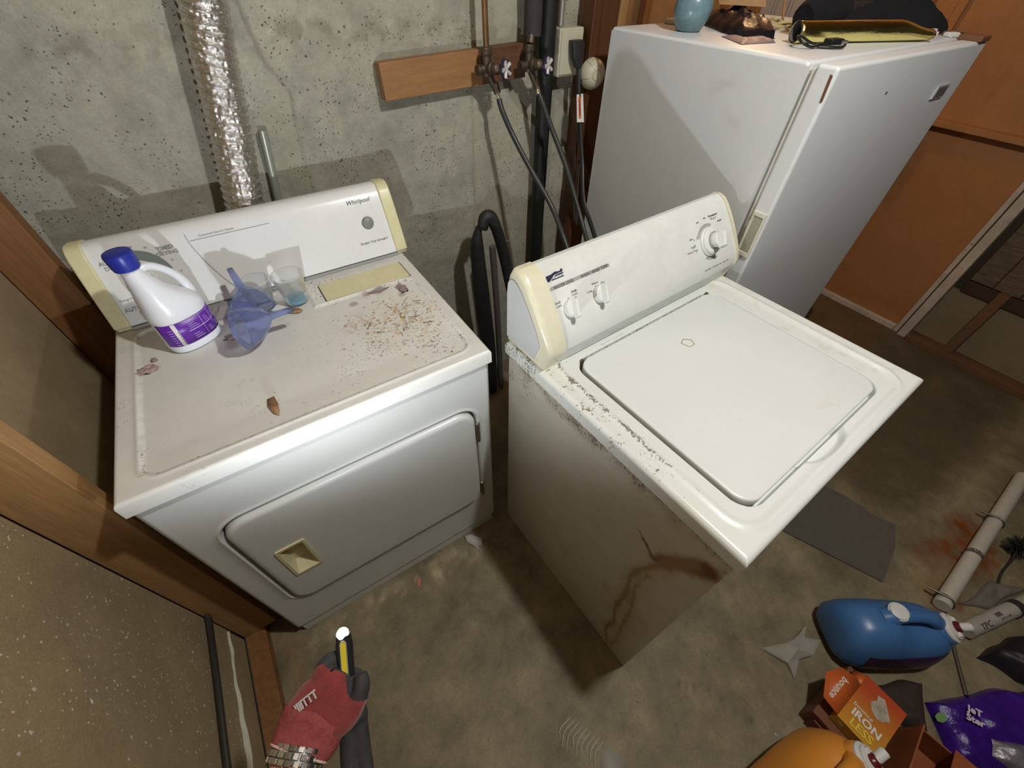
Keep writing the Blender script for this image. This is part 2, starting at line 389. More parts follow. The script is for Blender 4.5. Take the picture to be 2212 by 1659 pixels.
# ---------------------------------------------------------------- dryer
def build_dryer():
    W_, D_, H_ = .7385, .70, .908
    t = thing('clothes_dryer', 'white front-loading clothes dryer with a dirty, rust-flecked top, standing against the concrete wall', 'dryer')
    # cabinet front is a grid with a recess for the door
    dx0, dx1, dz0, dz1, dr = .072, .683, .245, .722, .055
    def f(u, v):
        s = sdr(u, v, dx0-.004, dx1+.004, dz0-.004, dz1+.004, dr); y = .008+.022*sst(.005, -.003, s)-.0032*math.exp(-((s-.0085)/.0042)**2)
        e = min(u-.002, W_-.002-u, v-.058, .864-v); y += .006*(1-sst(0, .007, e))
        return (u, y, v)
    dn = [(dx0, .016, 24), (dx1, .016, 24), (dx0+.03, .04, 16), (dx1-.03, .04, 16), (.004, .012, 8), (W_-.004, .012, 8)]
    us = lines(.002, W_-.002, 40, dn); vs = lines(.058, .864, 40, [(dz0, .016, 24), (dz1, .016, 24), (dz0+.03, .04, 16), (dz1-.03, .04, 16), (.060, .008, 10), (.860, .008, 12)])
    bm = BM(); grid(bm, us, vs, f, back=lambda u, v: (u, .65, v)); obj('cabinet', bm, white_body, t, angle=50)
    obj('toe_panel', box(BM(), .010, W_-.010, .014, .64, 0.0, .055), white_body, t, bevel=.004)
    obj('top_seam', box(BM(), .006, W_-.006, .0065, .02, .8645, .8725), dark_gap, t)
    # top
    sc = [(random.gauss(.60, .055), random.gauss(.22, .065), random.uniform(.0012, .0042)) for _ in range(120)]
    sc2 = [(random.uniform(.25, .70), random.uniform(.05, .42), random.uniform(.001, .0022)) for _ in range(70)]
    lint = [((.665, .36), .022), ((.650, .33), .016), ((.60, .372), .02), ((.57, .375), .012), ((.525, .35), .012), ((.06, .352), .02), ((.235, .35), .028)]
    def hgt(x, y):
        a = sdr(x, y, .046, .704, .034, .385, .03); b = sdr(x, y, .046, .435, .034, .505, .03); s = min(a, b)
        z = H_-.0035*sst(.006, -.006, s)+.0014*math.exp(-((s-.006)/.005)**2)
        e = min(x+.0, W_-x, y+.003, .655-y); r = .008
        if e < r: z -= r-sqrt(max(0, r*r-(r-e)**2))
        if .462 < x < .712 and .388 < y < .487: z -= .006*sst(.0, -.003, sdr(x, y, .466, .708, .392, .484, .004))
        return z
    def col(x, y):
        n = fbm(x, y, 0, 14); n2 = fbm(x, y, 5, 60, 3); n3 = fbm(x, y, 2, 5)
        c = (1+.02*n,)*3
        if y > .52: c = mixc(c, (.8, .79, .78), .3)
        e = abs(min(sdr(x, y, .046, .704, .034, .385, .03), sdr(x, y, .046, .435, .034, .505, .03)))
        c = mixc(c, (.74, .72, .69), .45*(1-sst(.001, .008, e))*max(0, .5+n2*1.5))
        gr = sst(.10, .45, x)*sst(.02, .06, y)*(.19+.30*n3+.12*n)+.14*(1-sst(.3, 1.2, hypot((x-.61)/.12, (y-.22)/.13))); gr = max(gr, .46*(1-sst(.001, .007, abs(sdr(x, y, .046, .704, .034, .385, .03)))) if y < .1 or x > .6 else gr)
        d = hypot((x-.61)/.10, (y-.22)/.11); k = (1-sst(.4, 1.3, d))*sst(.0, .7, n2+.3*n); c = mixc(c, (.90, .62, .28), k*.85) if y > .012 else c
        if y < .012 or y > .515: return c
        
        for X, Y, R in sc:
            dd = hypot(x-X, y-Y)
            if dd < R: c = mixc(c, (.52, .30, .10), .7)
        for X, Y, R in sc2:
            dd = hypot(x-X, (y-Y)*1.6)
            if dd < R: c = mixc(c, (.42, .37, .33), .7)
        for (X, Y), R in lint:
            dd = hypot(x-X, y-Y)+.012*n
            if dd < R: c = mixc(c, (.55, .44, .42), sst(R, R*.3, dd)*.85)
        d = hypot((x-.50)/.05, (y-.27)/.05); k = (1-sst(.3, 1.2, d))*sst(-.1, .35, n2+.4*n); c = mixc(c, (.85, .66, .64), k*.6)
        dd = hypot(x-.275, y-.08)
        if x > .46 and x < .712 and y > .388 and y < .487 and sdr(x, y, .466, .708, .392, .484, .004) < .0: c = (.08, .07, .05)
        return (*c, max(0, gr))
    us = lines(0, W_, 230, [(.005, .012, 12), (W_-.005, .012, 12), (.046, .012, 10), (.704, .012, 10)]); vs = lines(-.003, .655, 220, [(.002, .012, 12), (.034, .012, 10), (.385, .012, 10)])
    bm = BM(); grid(bm, us, vs, lambda x, y: (x, y, hgt(x, y)), col, back=lambda x, y: (x, y, .8705)); obj('top_panel', bm, dry_top, t, angle=55)
    bm = BM(); prism(bm, rrect(.469, .705, .395, .482, .004), .904, .9095, lambda u, v, w: (u, v, w))
    obj('lint_screen_lid', bm, cream, t, bevel=.002, label='yellowed lint screen lid')
    # door
    hx0, hx1, hz0, hz1 = .121, .183, .405, .548
    def df(u, v):
        s = sdr(u, v, dx0, dx1, dz0, dz1, dr); y = -.004+.012*sst(-.014, 0, s)**2
        # keep the grid border on the rounded outline
        h = sdr(u, v, hx0+.004, hx1-.004, hz0+.004, hz1-.004, .006); y += .03*sst(.001, -.002, h)
        return y
    bm = BM(); n = 88; cx, cz = (dx0+dx1)/2, (dz0+dz1)/2
    R = rrect(dx0, dx1, dz0, dz1, dr, 20); rings = []
    steps = [0, .003, .006, .010, .014, .02]
    rings.append([(p[0], .022, p[1]) for p in R])
    for s in steps:
        q = rrect(dx0+s, dx1-s, dz0+s, dz1-s, max(dr-s, .002), 20); e = max(0, 1-s/.014)
        rings.append([(p[0], -.004+.012*(1-sqrt(max(0, 1-e*e))), p[1]) for p in q])
    hole = rrect(hx0, hx1, hz0, hz1, .004, 20)
    loft(bm, rings, cap=False); bm.verts.ensure_lookup_table()
    outer = bm.verts[-len(R):]; A = list(outer); B = [bm.verts.new((p[0], -.004, p[1])) for p in hole]
    m = len(A)
    for i in range(m): bm.faces.new((A[i], A[(i+1) % m], B[(i+1) % m], B[i]))
    d = obj('door', bm, white_body, t, angle=40)
    for z in (.615, .30):
        bm = BM(); cyl(bm, (.692, .006, z-.045), (.692, .006, z+.045), .006, n=10); box(bm, .684, .692, -.001, .012, z-.04, z+.04); obj('hinge', bm, metal, d)
    bm = BM(); P = rrect
    rr = [(P(hx0-.004, hx1+.004, hz0-.004, hz1+.004, .005), -.004), (P(hx0-.004, hx1+.004, hz0-.004, hz1+.004, .005), -.0075), (P(hx0+.003, hx1-.003, hz0+.003, hz1-.003, .004), -.0075),
          (P(hx0+.005, hx1-.005, hz0+.005, hz1-.005, .004), -.003), (P(hx0+.012, hx1-.016, hz0+.03, hz1-.008, .006), .021)]
    loft(bm, [[(u, y, v) for u, v in r] for r, y in rr], cap=False)
    bm.verts.ensure_lookup_table(); bm.faces.new(bm.verts[-28:])
    obj('handle', bm, cream, d, angle=30, label='yellowed recessed pull handle')
    # console
    x0, x1 = .010, .752
    face0 = Vector((0, .524, .927)); fv = Vector((0, .066, .158)).normalized()
    pf = [(.530, .909), (.530, .918), (.520, .921), (.5205, .927), (.529, .948), (.549, .997), (.568, 1.040), (.583, 1.070), (.592, 1.083), (.603, 1.090), (.617, 1.092), (.652, 1.082), (.652, .909)]
    bm = BM(); prism(bm, pf, x0+.034, x1-.034, lambda u, v, w: (w, u, v)); c = obj('console', bm, console_white, t, angle=28)
    big = [(.527+(u-.53)*1.0-.003 if u < .65 else u+.002, v+.003 if v > .92 else v) for u, v in pf]
    for a, b in ((x0, x0+.034), (x1-.034, x1)):
        bm = BM(); prism(bm, big, a, b, lambda u, v, w: (w, u, v)); obj('end_cap', bm, cream, c, bevel=.006, seg=3, label='yellowed console end cap')
    ux = (1, 0, 0)
    def F(x, v, off=0): return Vector((x, 0, 0))+face0+fv*v+Vector((0, -fv.z, fv.y))*(off+.0038-max(0, v-.09)*.045)
    nrm = Vector((0, -fv.z, fv.y))
    T = lambda s, sz, x, v, m=ink, **k: text(s, sz, m, c, F(x, v), ux, fv, off=.0009, **k)
    T('PUSH TO START', .0075, .664, .036, sx=1.5); T('Whirlpool', .016, .655, .147, shear=.25)
    T('AUTO\nDRY', .012, .072, .130, ink_grey, bold=.0004); T('TIMED\nDRYING', .012, .186, .135, ink_grey, bold=.0004); T('AUTOMATIC\nDRY', .0125, .085, .022, ink_grey, bold=.0004)
    T('Energy Preferred', .007, .075, .052, ink_grey); T('Customized Care Dry System', .0065, .30, .150, ink_grey)
    for i, a in enumerate((100, 82, 62, 42, 22, 0)): T('%d' % (70-10*i), .006, .115+.078*cos(radians(a)), .085+.074*sin(radians(a)), ink_grey)
    pts = [(.115+r*cos(radians(a)), .085+r*sin(radians(a))) for r, rng in ((.066, range(8, 92, 6)), (.046, range(86, 2, -6))) for a in rng]
    plate('dial_band', pts, mat('grey_green_print', (.20, .25, .24), .5), c, F(0, 0), ux, fv, off=.0008)
    bm = BM(); P = [(.235, .160), (.238, .13), (.25, .09), (.268, .045), (.285, .015)]
    Q = spline([(a, b, 0) for a, b in P], 6); 
    for i in range(len(Q)-1):
        a, b = Q[i], Q[i+1]; pa, pb = F(a.x, a.y, .0008), F(b.x, b.y, .0008); cyl(bm, pa, pb, .0007, n=5)
    obj('printed_line', bm, ink_grey, c)
    bm = BM(); cyl(bm, F(.24, .143, .001), F(.42, .143, .001), .0006, n=5); obj('printed_line', bm, ink_grey, c)
    bm = BM(); lathe(bm, [(.0165, 0), (.0165, .003), (.014, .0075), (.008, .0095), (0, .010)], org=F(.662, .088), axis=nrm); obj('start_button', bm, mat('grey_button', (.20, .205, .205), .45), c, label='round grey start button')
    bm = BM(); lathe(bm, [(.019, 0), (.030, .001), (.030, .008), (.026, .011), (.024, .022), (.020, .024), (0, .024)], org=F(.115, .085, .0), axis=nrm); k = obj('timer_knob', bm, console_white, c)
    bm = BM(); a = F(.115, .085, .024); hexa(bm, [a-fv*.022-Vector((.005, 0, 0))-nrm*.006, a-fv*.022+Vector((.005, 0, 0))-nrm*.006, a+fv*.022+Vector((.005, 0, 0))-nrm*.006, a+fv*.022-Vector((.005, 0, 0))-nrm*.006,
        a-fv*.018-Vector((.003, 0, 0))+nrm*.008, a-fv*.018+Vector((.003, 0, 0))+nrm*.008, a+fv*.018+Vector((.003, 0, 0))+nrm*.008, a+fv*.018-Vector((.003, 0, 0))+nrm*.008]); obj('grip', bm, console_white, k, bevel=.002)
    bm = BM(); prism(bm, [(.521, .909), (.534, .909), (.534, .917), (.521, .917)], x0+.03, x1-.03, lambda u, v, w: (w, u, v)); obj('base_seal', bm, mat('grey_strip', (.30, .30, .29), .4), c)
build_dryer()

# ---------------------------------------------------------------- washer
def build_washer():
    W_, D_, H_ = .692, .649, .9094
    t = thing('washing_machine', 'white top-loading washer with dirty sides and a rust run, pulled out beside the dryer', 'washer', (.8195, -.6385, 0), .05425)
    run = [(.060, .775), (.105, .655), (.12, .60), (.135, .52), (.12, .43), (.125, .30), (.105, .20), (.115, .10), (.09, .03)]
    run2 = [(.105, .60), (.112, .50), (.09, .38), (.085, .25), (.07, .12), (.075, .03)]
    blob = [(.03, .80), (.055, .765), (.09, .715), (.115, .675)]
    tip = [(.115, .675), (.165, .715)]
    def scol(y, z):
        n = fbm(y, z, 0, 6); n2 = fbm(y, z, 4, 22); n3 = fbm(y, z, 8, 90, 3); c = (1+.04*n,)*3
        c = mixc(c, (.90, .83, .70), .3+.25*n2)
        k = sst(.815, .862, z+.008*n2)*max(0, .35+.5*n2); c = mixc(c, (.50, .42, .32), min(.6, k)); gr = sst(.78, .868, z)*(.50+.4*n2)
        gr = max(gr, sst(.66, .85, z)*sst(.34, .6, y)*(.42+.35*n2), .10)
        for P, wd, k, cc in ((blob, .024, .97, (.27, .085, .025)), (tip, .006, .9, (.25, .08, .03)), (run, .009, .95, (.38, .17, .06)), (run2, .006, .75, (.42, .20, .08))):
            d, bt = seg_d(y, z, P)
            if d < .09:
                w_ = wd*(1.15-.5*bt)+.007*n2+.003*n3
                c = mixc(c, cc, k*(1-sst(w_*.35, max(w_*1.3, .002), d)))
                if P is run or P is run2: c = mixc(c, (.72, .54, .33), .45*(1-sst(w_, w_+.022, d)))
        if hypot(y-.10, (z-.33)*1.0) < .09: c = mixc(c, (.70, .5, .28), .3*max(0, n2+.3))
        return (*c, gr)
    bm = BM(); grid(bm, lines(.010, .640, 170), lines(.0, .868, 230), lambda y, z: (.006-.0006*sst(.3, .0, abs(y-.32))*sst(.45, .1, abs(z-.42)), y, z), scol, back=lambda y, z: (.016, y, z))
    cab = obj('cabinet_side', bm, wash_side, t, angle=55, label='cabinet side stained with mould specks and a rust run')
    obj('cabinet', box(BM(), .0165, .686, .010, .640, 0, .868), white_body, t, bevel=.006)
    lx0, lx1, ly0, ly1, lr = .086, .588, .054, .490, .038
    def hgt(x, y):
        e = min(x, W_-x, y, .649-y); z = H_; r = .012
        if e < r: z -= r-sqrt(max(0, r*r-(r-e)**2))
        s = sdr(x, y, .046, .646, .026, .530, .05); z += .0022*math.exp(-((s-.004)/.007)**2) - .0045*sst(.003, -.012, s)
        q = sdr(x, y, lx0-.005, lx1+.005, ly0-.005, ly1+.005, lr+.004); z -= .022*sst(.003, -.002, q)
        nn = hypot((x-.335)/.080, (y-.058)/.034)
        if y < .058+.02: z -= .013*sst(1.05, .78, nn)
        return z
    def col(x, y):
        n = fbm(x, y, 0, 8); n2 = fbm(x, y, 4, 30); n3 = fbm(x, y, 8, 110, 3); c = (1+.015*n,)*3
        s = sdr(x, y, .046, .646, .026, .530, .05)
        yl = sst(.16, .0, x)*.35+sst(.5, .68, x)*.35+sst(.40, .5, y)*.3; c = mixc(c, (.95, .93, .78), yl*max(0, .6+.5*n2))
        gr = sst(.11, .04, x)*sst(.05, .25, y)*(.24+.35*n2)
        gr = max(gr, (1-sst(.0, .014, abs(s-.004)))*sst(.1, .0, x-.05)*(.7+.4*n2)*sst(.05, .25, y))
        if y > .53: gr = max(gr, .5+.3*n2)
        q = sdr(x, y, lx0-.005, lx1+.005, ly0-.005, ly1+.005, lr+.004)
        if q < .002 and (x < .12 or y > .47): gr = max(gr, .75)
        if x > .60: c = mixc(c, (.82, .80, .68), sst(.1, .7, n2)*.6)
        return (*c, max(0, gr))
    us = lines(0, W_, 180, [(.004, .011, 12), (W_-.004, .011, 12), (.046, .02, 10), (.646, .02, 10), (lx0-.005, .008, 12), (lx1+.005, .008, 12), (lx0+.02, .025, 14), (lx1-.02, .025, 14)])
    vs = lines(0, .649, 170, [(.004, .011, 12), (.026, .02, 10), (.53, .02, 10), (ly0-.005, .008, 12), (ly1+.005, .008, 12), (ly0+.02, .025, 14), (ly1-.02, .025, 14)])
    bm = BM(); grid(bm, us, vs, lambda x, y: (x, y, hgt(x, y)), col, back=lambda x, y: (x, y, .872)); obj('top_panel', bm, white_top, t, angle=60)
    bm = BM(); rr = []
    for s, z in ((0, .890), (0, .9068), (.0008, .9086), (.0025, .9098), (.006, .9103)):
        q = rrect(lx0+s, lx1-s, ly0+s, ly1-s, lr-s, 10); rr.append([(a, b, z) for a, b in q])
    loft(bm, rr); l = obj('lid', bm, mat('lid_enamel', (.70, .73, .72), .3, var=.02, vscale=4, bump=.06, bscale=300, bdist=.0005), t, angle=50)
    pts = [(.0, -.012), (.012, -.013), (.014, -.004), (.018, .012), (.006, .014), (0, .0)]
    tan_ = mat('old_glue_outline', (.38, .34, .20), .6)
    bm = BM(); Q = [(.338, .395), (.344, .374), (.362, .374), (.368, .389), (.355, .402)]
    for i in range(5): cyl(bm, (*Q[i], .9104), (*Q[(i+1) % 5], .9104), .0011, n=6)
    obj('glue_outline', bm, tan_, l)
    plate('tape_scrap', [(0, 0), (.042, -.012), (.046, .004), (.005, .014)], mat('yellowed_clear_tape', (.68, .69, .66), .25), l, (.40, .095, .9103), (1, 0, 0), (0, 1, 0), th=.0003)
    for x in (.105, .57): bm = BM(); cyl(bm, (x, .487, .905), (x, .493, .905), .006, n=10); obj('hinge_pin', bm, mat('grimy_metal', (.15, .13, .10), .5, .6), l)
    # console
    pf = [(.517, .9095), (.514, .920), (.506, .945), (.498, .960), (.4985, .972), (.508, .993), (.527, 1.022), (.548, 1.050), (.568, 1.074), (.587, 1.094), (.602, 1.106), (.618, 1.111), (.632, 1.107), (.641, 1.092), (.645, 1.06), (.645, .9095)]
    bm = BM(); prism(bm, pf, .052, .676, lambda u, v, w: (w, u, v)); c = obj('console', bm, console_w2, t, angle=26)
    cx, cz = .60, 1.0
    big = [(u-.0025 if u < .62 else u+.001, v+.0025 if v > .96 else v) for u, v in pf]
    small = [(cx+(u-cx)*.965+.001, max(.9095, cz+(v-cz)*.965)) for u, v in pf]
    def cap(a, b, lab):
        bm = BM(); d = 1 if b > a else -1
        sec = [(a, big), (b-.014*d, big)]
        for k in range(1, 6):
            e = k/5; s = 1-.10*(1-sqrt(1-e*e)); sec.append((b-.014*d+.014*d*e, [(cx+(u-cx)*s, max(.9095, cz+(v-cz)*s)) for u, v in big]))
        loft(bm, [[(x, u, v) for u, v in P] for x, P in sec]); return obj('end_cap', bm, cream_pale, c, angle=30, label=lab)
    cap(.052, .004, 'yellowed console end cap'); cap(.676, .694, 'yellowed console end cap')
    bm = BM(); prism(bm, [(cx+(u-cx)*.80+.008, max(.912, cz+(v-cz)*.80)) for u, v in pf], .0015, .006, lambda u, v, w: (w, u, v)); obj('side_plate', bm, mat('grey_white_plate', (.55, .57, .57), .4, var=.05), c, bevel=.001)
    f0 = Vector((0, .4985, .972)); fv = Vector((0, .0885, .122)).normalized(); nr = Vector((0, -fv.z, fv.y)); ux = (1, 0, 0)
    def bow(v): return .0052*(1-((v-.076)/.076)**2)
    def F(x, v, off=0): return Vector((x, 0, 0))+f0+fv*v+nr*(off+bow(v))
    def T(s, sz, x, v, m=ink, **k): return text(s, sz, m, c, F(x, v), ux, fv, off=.0009, **k)
    gm = mat('grey_print_bar', (.36, .365, .36), .45)
    plate('printed_bar', rrect(.056, .228, .112, .128, .006), gm, c, F(0, 0)+nr*(bow(.12)-bow(0)), ux, fv, th=.0004)
    for s, x in (('WATER LEVEL', .094), ('WASH / RINSE TEMP', .182)): T(s, .0105, x, .1232, sx=.86)
    T('Small\nLoad', .0072, .063, .089); T('Large\nLoad', .0072, .112, .099); T('Cold', .0072, .150, .087); T('Warm', .0072, .172, .099); T('Hot', .0072, .194, .094); T('Cold Rinses', .0072, .184, .048)
    for x, v in ((.075, .082), (.092, .093), (.112, .089), (.158, .085), (.171, .093), (.188, .0885)): bm = BM(); cyl(bm, F(x, v, -.001), F(x, v, .0012), .0013, n=8); obj('printed_dot', bm, ink, c)
    # maker's emblem
    plate('emblem', [(0, 0), (.006, 0), (.020, .0095), (.034, .011), (.044, .0105), (.044, .0165), (.040, .0165), (.039, .0125), (.024, .0155), (.012, .0125), (0, .0125)], mat('emblem_navy', (.02, .02, .05), .5), c, F(.058, .139), ux, fv, th=.0006)
    plate('emblem', [(.009, 0), (.044, 0), (.044, .0085), (.034, .009), (.022, .008)], mat('emblem_navy', (.02, .02, .05), .5), c, F(.058, .139), ux, fv, th=.0006)
    text('Kenmore', .0075, mat('emblem_white', (.8, .8, .8), .5), c, F(.0875, .1434), ux, fv, off=.0012, shear=.3, bold=.0002)
    def knob(x, v, r, lab, ang):
        bm = BM(); o = F(x, v); lathe(bm, [(r*.96, 0), (r, .002), (r, .008), (r*.93, .013), (r*.80, .015), (0, .015)], org=o, axis=nr, n=36); k = obj('knob', bm, console_w2, c, angle=30)
        d = (Vector(ux)*sin(ang)+fv*cos(ang)); s = d.cross(nr); bm = BM(); a = o+nr*.014
        hexa(bm, [a-d*r*1.20-s*r*.36, a-d*r*1.20+s*r*.36, a+d*r*.92+s*r*.36, a+d*r*.92-s*r*.36, a-d*r*.98-s*r*.16+nr*.014, a-d*r*.98+s*r*.16+nr*.014, a+d*r*.85+s*r*.16+nr*.014, a+d*r*.85-s*r*.16+nr*.014])
        obj('grip', bm, console_w2, k, bevel=.003); return o
    knob(.092, .072, .0205, '', .15); knob(.178, .074, .0205, '', .15)
    o = F(.573, .078)
    def arc(a0, a1, r0, r1, m):
        st = 5 if a1 > a0 else -5; A = [a0+(a1-a0)*i/12 for i in range(13)]
        pts = [(.573+r1*cos(radians(a)), .078+r1*sin(radians(a))) for a in A]+[(.573+r0*cos(radians(a)), .078+r0*sin(radians(a))) for a in A[::-1]]
        plate('printed_arc', pts, m, c, F(0, 0)+nr*(bow(.078)-bow(0)), ux, fv, th=.0004)
    arc(62, 205, .037, .046, gm); arc(225, 288, .037, .046, gm); arc(308, 372, .037, .046, gm); arc(150, 205, .0475, .0485, ink); arc(282, 296, .0475, .049, ink)
    bm = BM(); lathe(bm, [(.037, 0), (.037, .006), (.035, .008), (.034, .0075), (.0335, .012), (.031, .015), (.024, .016), (0, .016)], org=o, axis=nr, n=44); dial = obj('timer_dial', bm, console_w2, c, angle=30)
    bm = BM(); lathe(bm, [(.022, .013), (.0225, .018), (.021, .019), (.017, .019)], org=o, axis=nr, n=36); obj('dial_recess', bm, mat('grey_plastic', (.30, .30, .27), .5), dial)
    bm = BM(); lathe(bm, [(.018, .015), (.0195, .030), (.018, .033), (0, .033)], org=o, axis=nr, n=36); obj('grip_base', bm, console_w2, dial)
    d = (Vector(ux)*.30+fv*.95).normalized(); s = d.cross(nr); a = o+nr*.032; bm = BM()
    hexa(bm, [a-d*.024-s*.010, a-d*.024+s*.010, a+d*.022+s*.010, a+d*.022-s*.010, a-d*.019-s*.006+nr*.018, a-d*.019+s*.006+nr*.018, a+d*.018+s*.006+nr*.018, a+d*.018-s*.006+nr*.018]); obj('grip', bm, console_w2, dial, bevel=.003)
    for s_, x, v, z in (('Permanent\nPress I', .612, .133, .0085), ('Regular', .633, .118, .006), ('Soak', .548, .134, .0055), ('Spin', .578, .138, .0055), ('Short', .508, .101, .006), ('Regular', .510, .081, .006), ('Super', .512, .062, .006),
                     ('Heavy Duty', .503, .071, .0085), ('Delicate', .580, .022, .0095), ('Knit/Gentle   Permanent Press   Hand Wash', .590, .011, .0058), ('Rinse', .628, .070, .005), ('Spin', .622, .046, .005), ('Off', .560, .028, .005), ('Rinse', .548, .034, .005), ('8', .518, .096, .006), ('12', .516, .084, .006), ('14', .518, .066, .006)):
        T(s_, z, x, v)
    T('PUSH IN - TURN    PULL OUT - START', .0045, .22, -.022, ink_grey)
    for x in (.04, .655):
        for y in (.04, .60): pass
build_washer()

# ---------------------------------------------------------------- freezer
def build_freezer():
    W_, H_ = .7195, 1.396
    t = thing('upright_freezer', 'tall white upright freezer with clutter on its top, behind the washer', 'freezer', (1.5250, -.1110, 0), -.0017)
    t.scale = (1.06, 1.06, 1)
    m = mat('freezer_enamel', (.64, .66, .67), .34, var=.03, vscale=3, bump=.35, bscale=420, bdist=.0008, attr='dirt')
    def scol(y, z):
        n = fbm(y, z, 0, 20); c = (1, 1, 1)
        d, _ = seg_d(y, z, [(.22, 1.33), (.28, 1.30), (.17, 1.25)]); c = mixc(c, (.72, .66, .52), .35*(1-sst(.004, .02, d+.01*n))*max(0, .4+n))
        d = hypot((y-.24)/.06, (z-1.325)/.012); c = mixc(c, (.7, .62, .5), .4*max(0, 1-d)*max(0, n+.5)); return c
    bm = BM(); grid(bm, lines(.062, .651, 60), lines(.04, 1.388, 110), lambda y, z: (0, y, z), scol, back=lambda y, z: (.012, y, z)); obj('side_panel', bm, m, t)
    mb = mat('freezer_enamel_plain', (.66, .68, .69), .34, bump=.35, bscale=420, bdist=.0008)
    obj('cabinet', box(BM(), .0122, W_, .062, .651, .03, H_), mb, t, bevel=.008, seg=3)
    obj('top_edge', box(BM(), .0, .02, .062, .651, 1.381, H_), mb, t, bevel=.008, seg=3)
    obj('gasket', box(BM(), .012, W_-.012, .049, .062, .05, 1.38), mat('grey_gasket', (.34, .34, .31), .6), t)
    obj('door_liner_edge', box(BM(), .006, W_-.006, .046, .054, .05, 1.386), mat('cream_liner', (.62, .61, .55), .4), t, bevel=.002)
    # door with a pocket handle in its left edge
    d = obj('door', box(BM(), 0, W_, 0, .046, .045, H_), mb, t, bevel=.008, seg=3)
    bm = BM(); hx = -.003
    cream_h = mat('cream_handle', (.66, .65, .55), .35)
    for b in ((hx-.002, .004, .004, .040, 1.073, 1.085), (hx-.002, .004, .004, .040, .961, .973), (hx-.002, .004, .004, .010, .971, 1.075), (hx-.002, .004, .034, .040, .971, 1.075)): box(bm, *b)
    h = obj('handle', bm, cream_h, d, bevel=.0015, label='cream pocket handle')
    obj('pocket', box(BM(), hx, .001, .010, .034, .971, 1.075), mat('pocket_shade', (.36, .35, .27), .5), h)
    plate('rust_scratch', [(0, 0), (.006, -.002), (.009, -.048), (.004, -.05)], mat('rust_scratch', (.13, .06, .025), .7), d, (.0, .012, 1.382), (0, -1, 0), (0, 0, 1), th=.0006)
    obj('badge', box(BM(), .565, .632, -.004, 0, 1.276, 1.308), mat('badge_silver', (.55, .55, .56), .3, .5), d, bevel=.001)
    bm = BM(); box(bm, .571, .626, -.0052, -.003, 1.281, 1.303); b_ = obj('badge_face', bm, mat('badge_dark', (.10, .10, .11), .35), d)
    bm = BM(); box(bm, .27, .277, -.0008, 0, 1.320, 1.325); obj('speck', bm, ink, d)
    obj('hinge_cover', box(BM(), .655, .712, -.004, .05, H_-.001, H_+.012), mat('hinge_cover_brown', (.16, .07, .03), .5), t, bevel=.003)
    for x in (.04, W_-.07):
        for y in (.06, .58): obj('foot', box(BM(), x, x+.03, y, y+.03, 0, .04), black_rubber, t)
build_freezer()

# ---------------------------------------------------------------- things on the concrete wall
def build_duct():
    m = mat('crinkled_foil', (.80, .79, .76), .16, 1, bump=.5, bscale=140, bdist=.004, var=.06, vscale=30)
    A = spline([(.325, .712, .84), (.359, .712, .96), (.388, .712, 1.073), (.422, .712, 1.225), (.456, .712, 1.384), (.481, .712, 1.49), (.55, .712, 1.8), (.63, .712, 2.12), (.70, .712, 2.43)], 60)
    bm = BM(); L = 0; rings = []; pitch = .0185; n = 56; prev = None
    step = .0018; pts = [A[0]]
    for a, b in zip(A, A[1:]):
        pts.append(b)
    # resample
    R = [pts[0]]; acc = 0
    for a, b in zip(pts, pts[1:]):
        d = (b-a).length; acc += d
        while acc >= step and len(R) < 1200:
            acc -= step; R.append(b-(b-a).normalized()*acc)
    m_ = len(R); px = None
    for i, p in enumerate(R):
        d = (R[min(i+2, m_-1)]-R[max(i-2, 0)]).normalized()
        if px is None: px, py, _ = frame_of(d)
        px = (px-d*px.dot(d)).normalized(); py = d.cross(px); s = i*step; r = []
        for k in range(n):
            t = 2*pi*k/n; ph = (s/pitch+k/n) % 1
            rid = .0095*math.exp(-((min(ph, 1-ph))/.10)**2)-.002
            cr = .0015*noise.noise(Vector((cos(t)*6, sin(t)*6, s*170)))+.0022*noise.noise(Vector((cos(t)*11, sin(t)*11, s*90)))
            sag = .003*noise.noise(Vector((cos(t), sin(t), s*9)))
            r.append(p+px*cos(t)*(.0455+rid+cr+sag)+py*sin(t)*min(.0455+rid+cr+sag, .0485))
        rings.append(r)
    loft(bm, rings, cap=False)
    o = obj('foil_duct', bm, m, angle=9); tag(o, 'crinkled silver foil vent duct rising behind the dryer', 'vent duct')
build_duct()
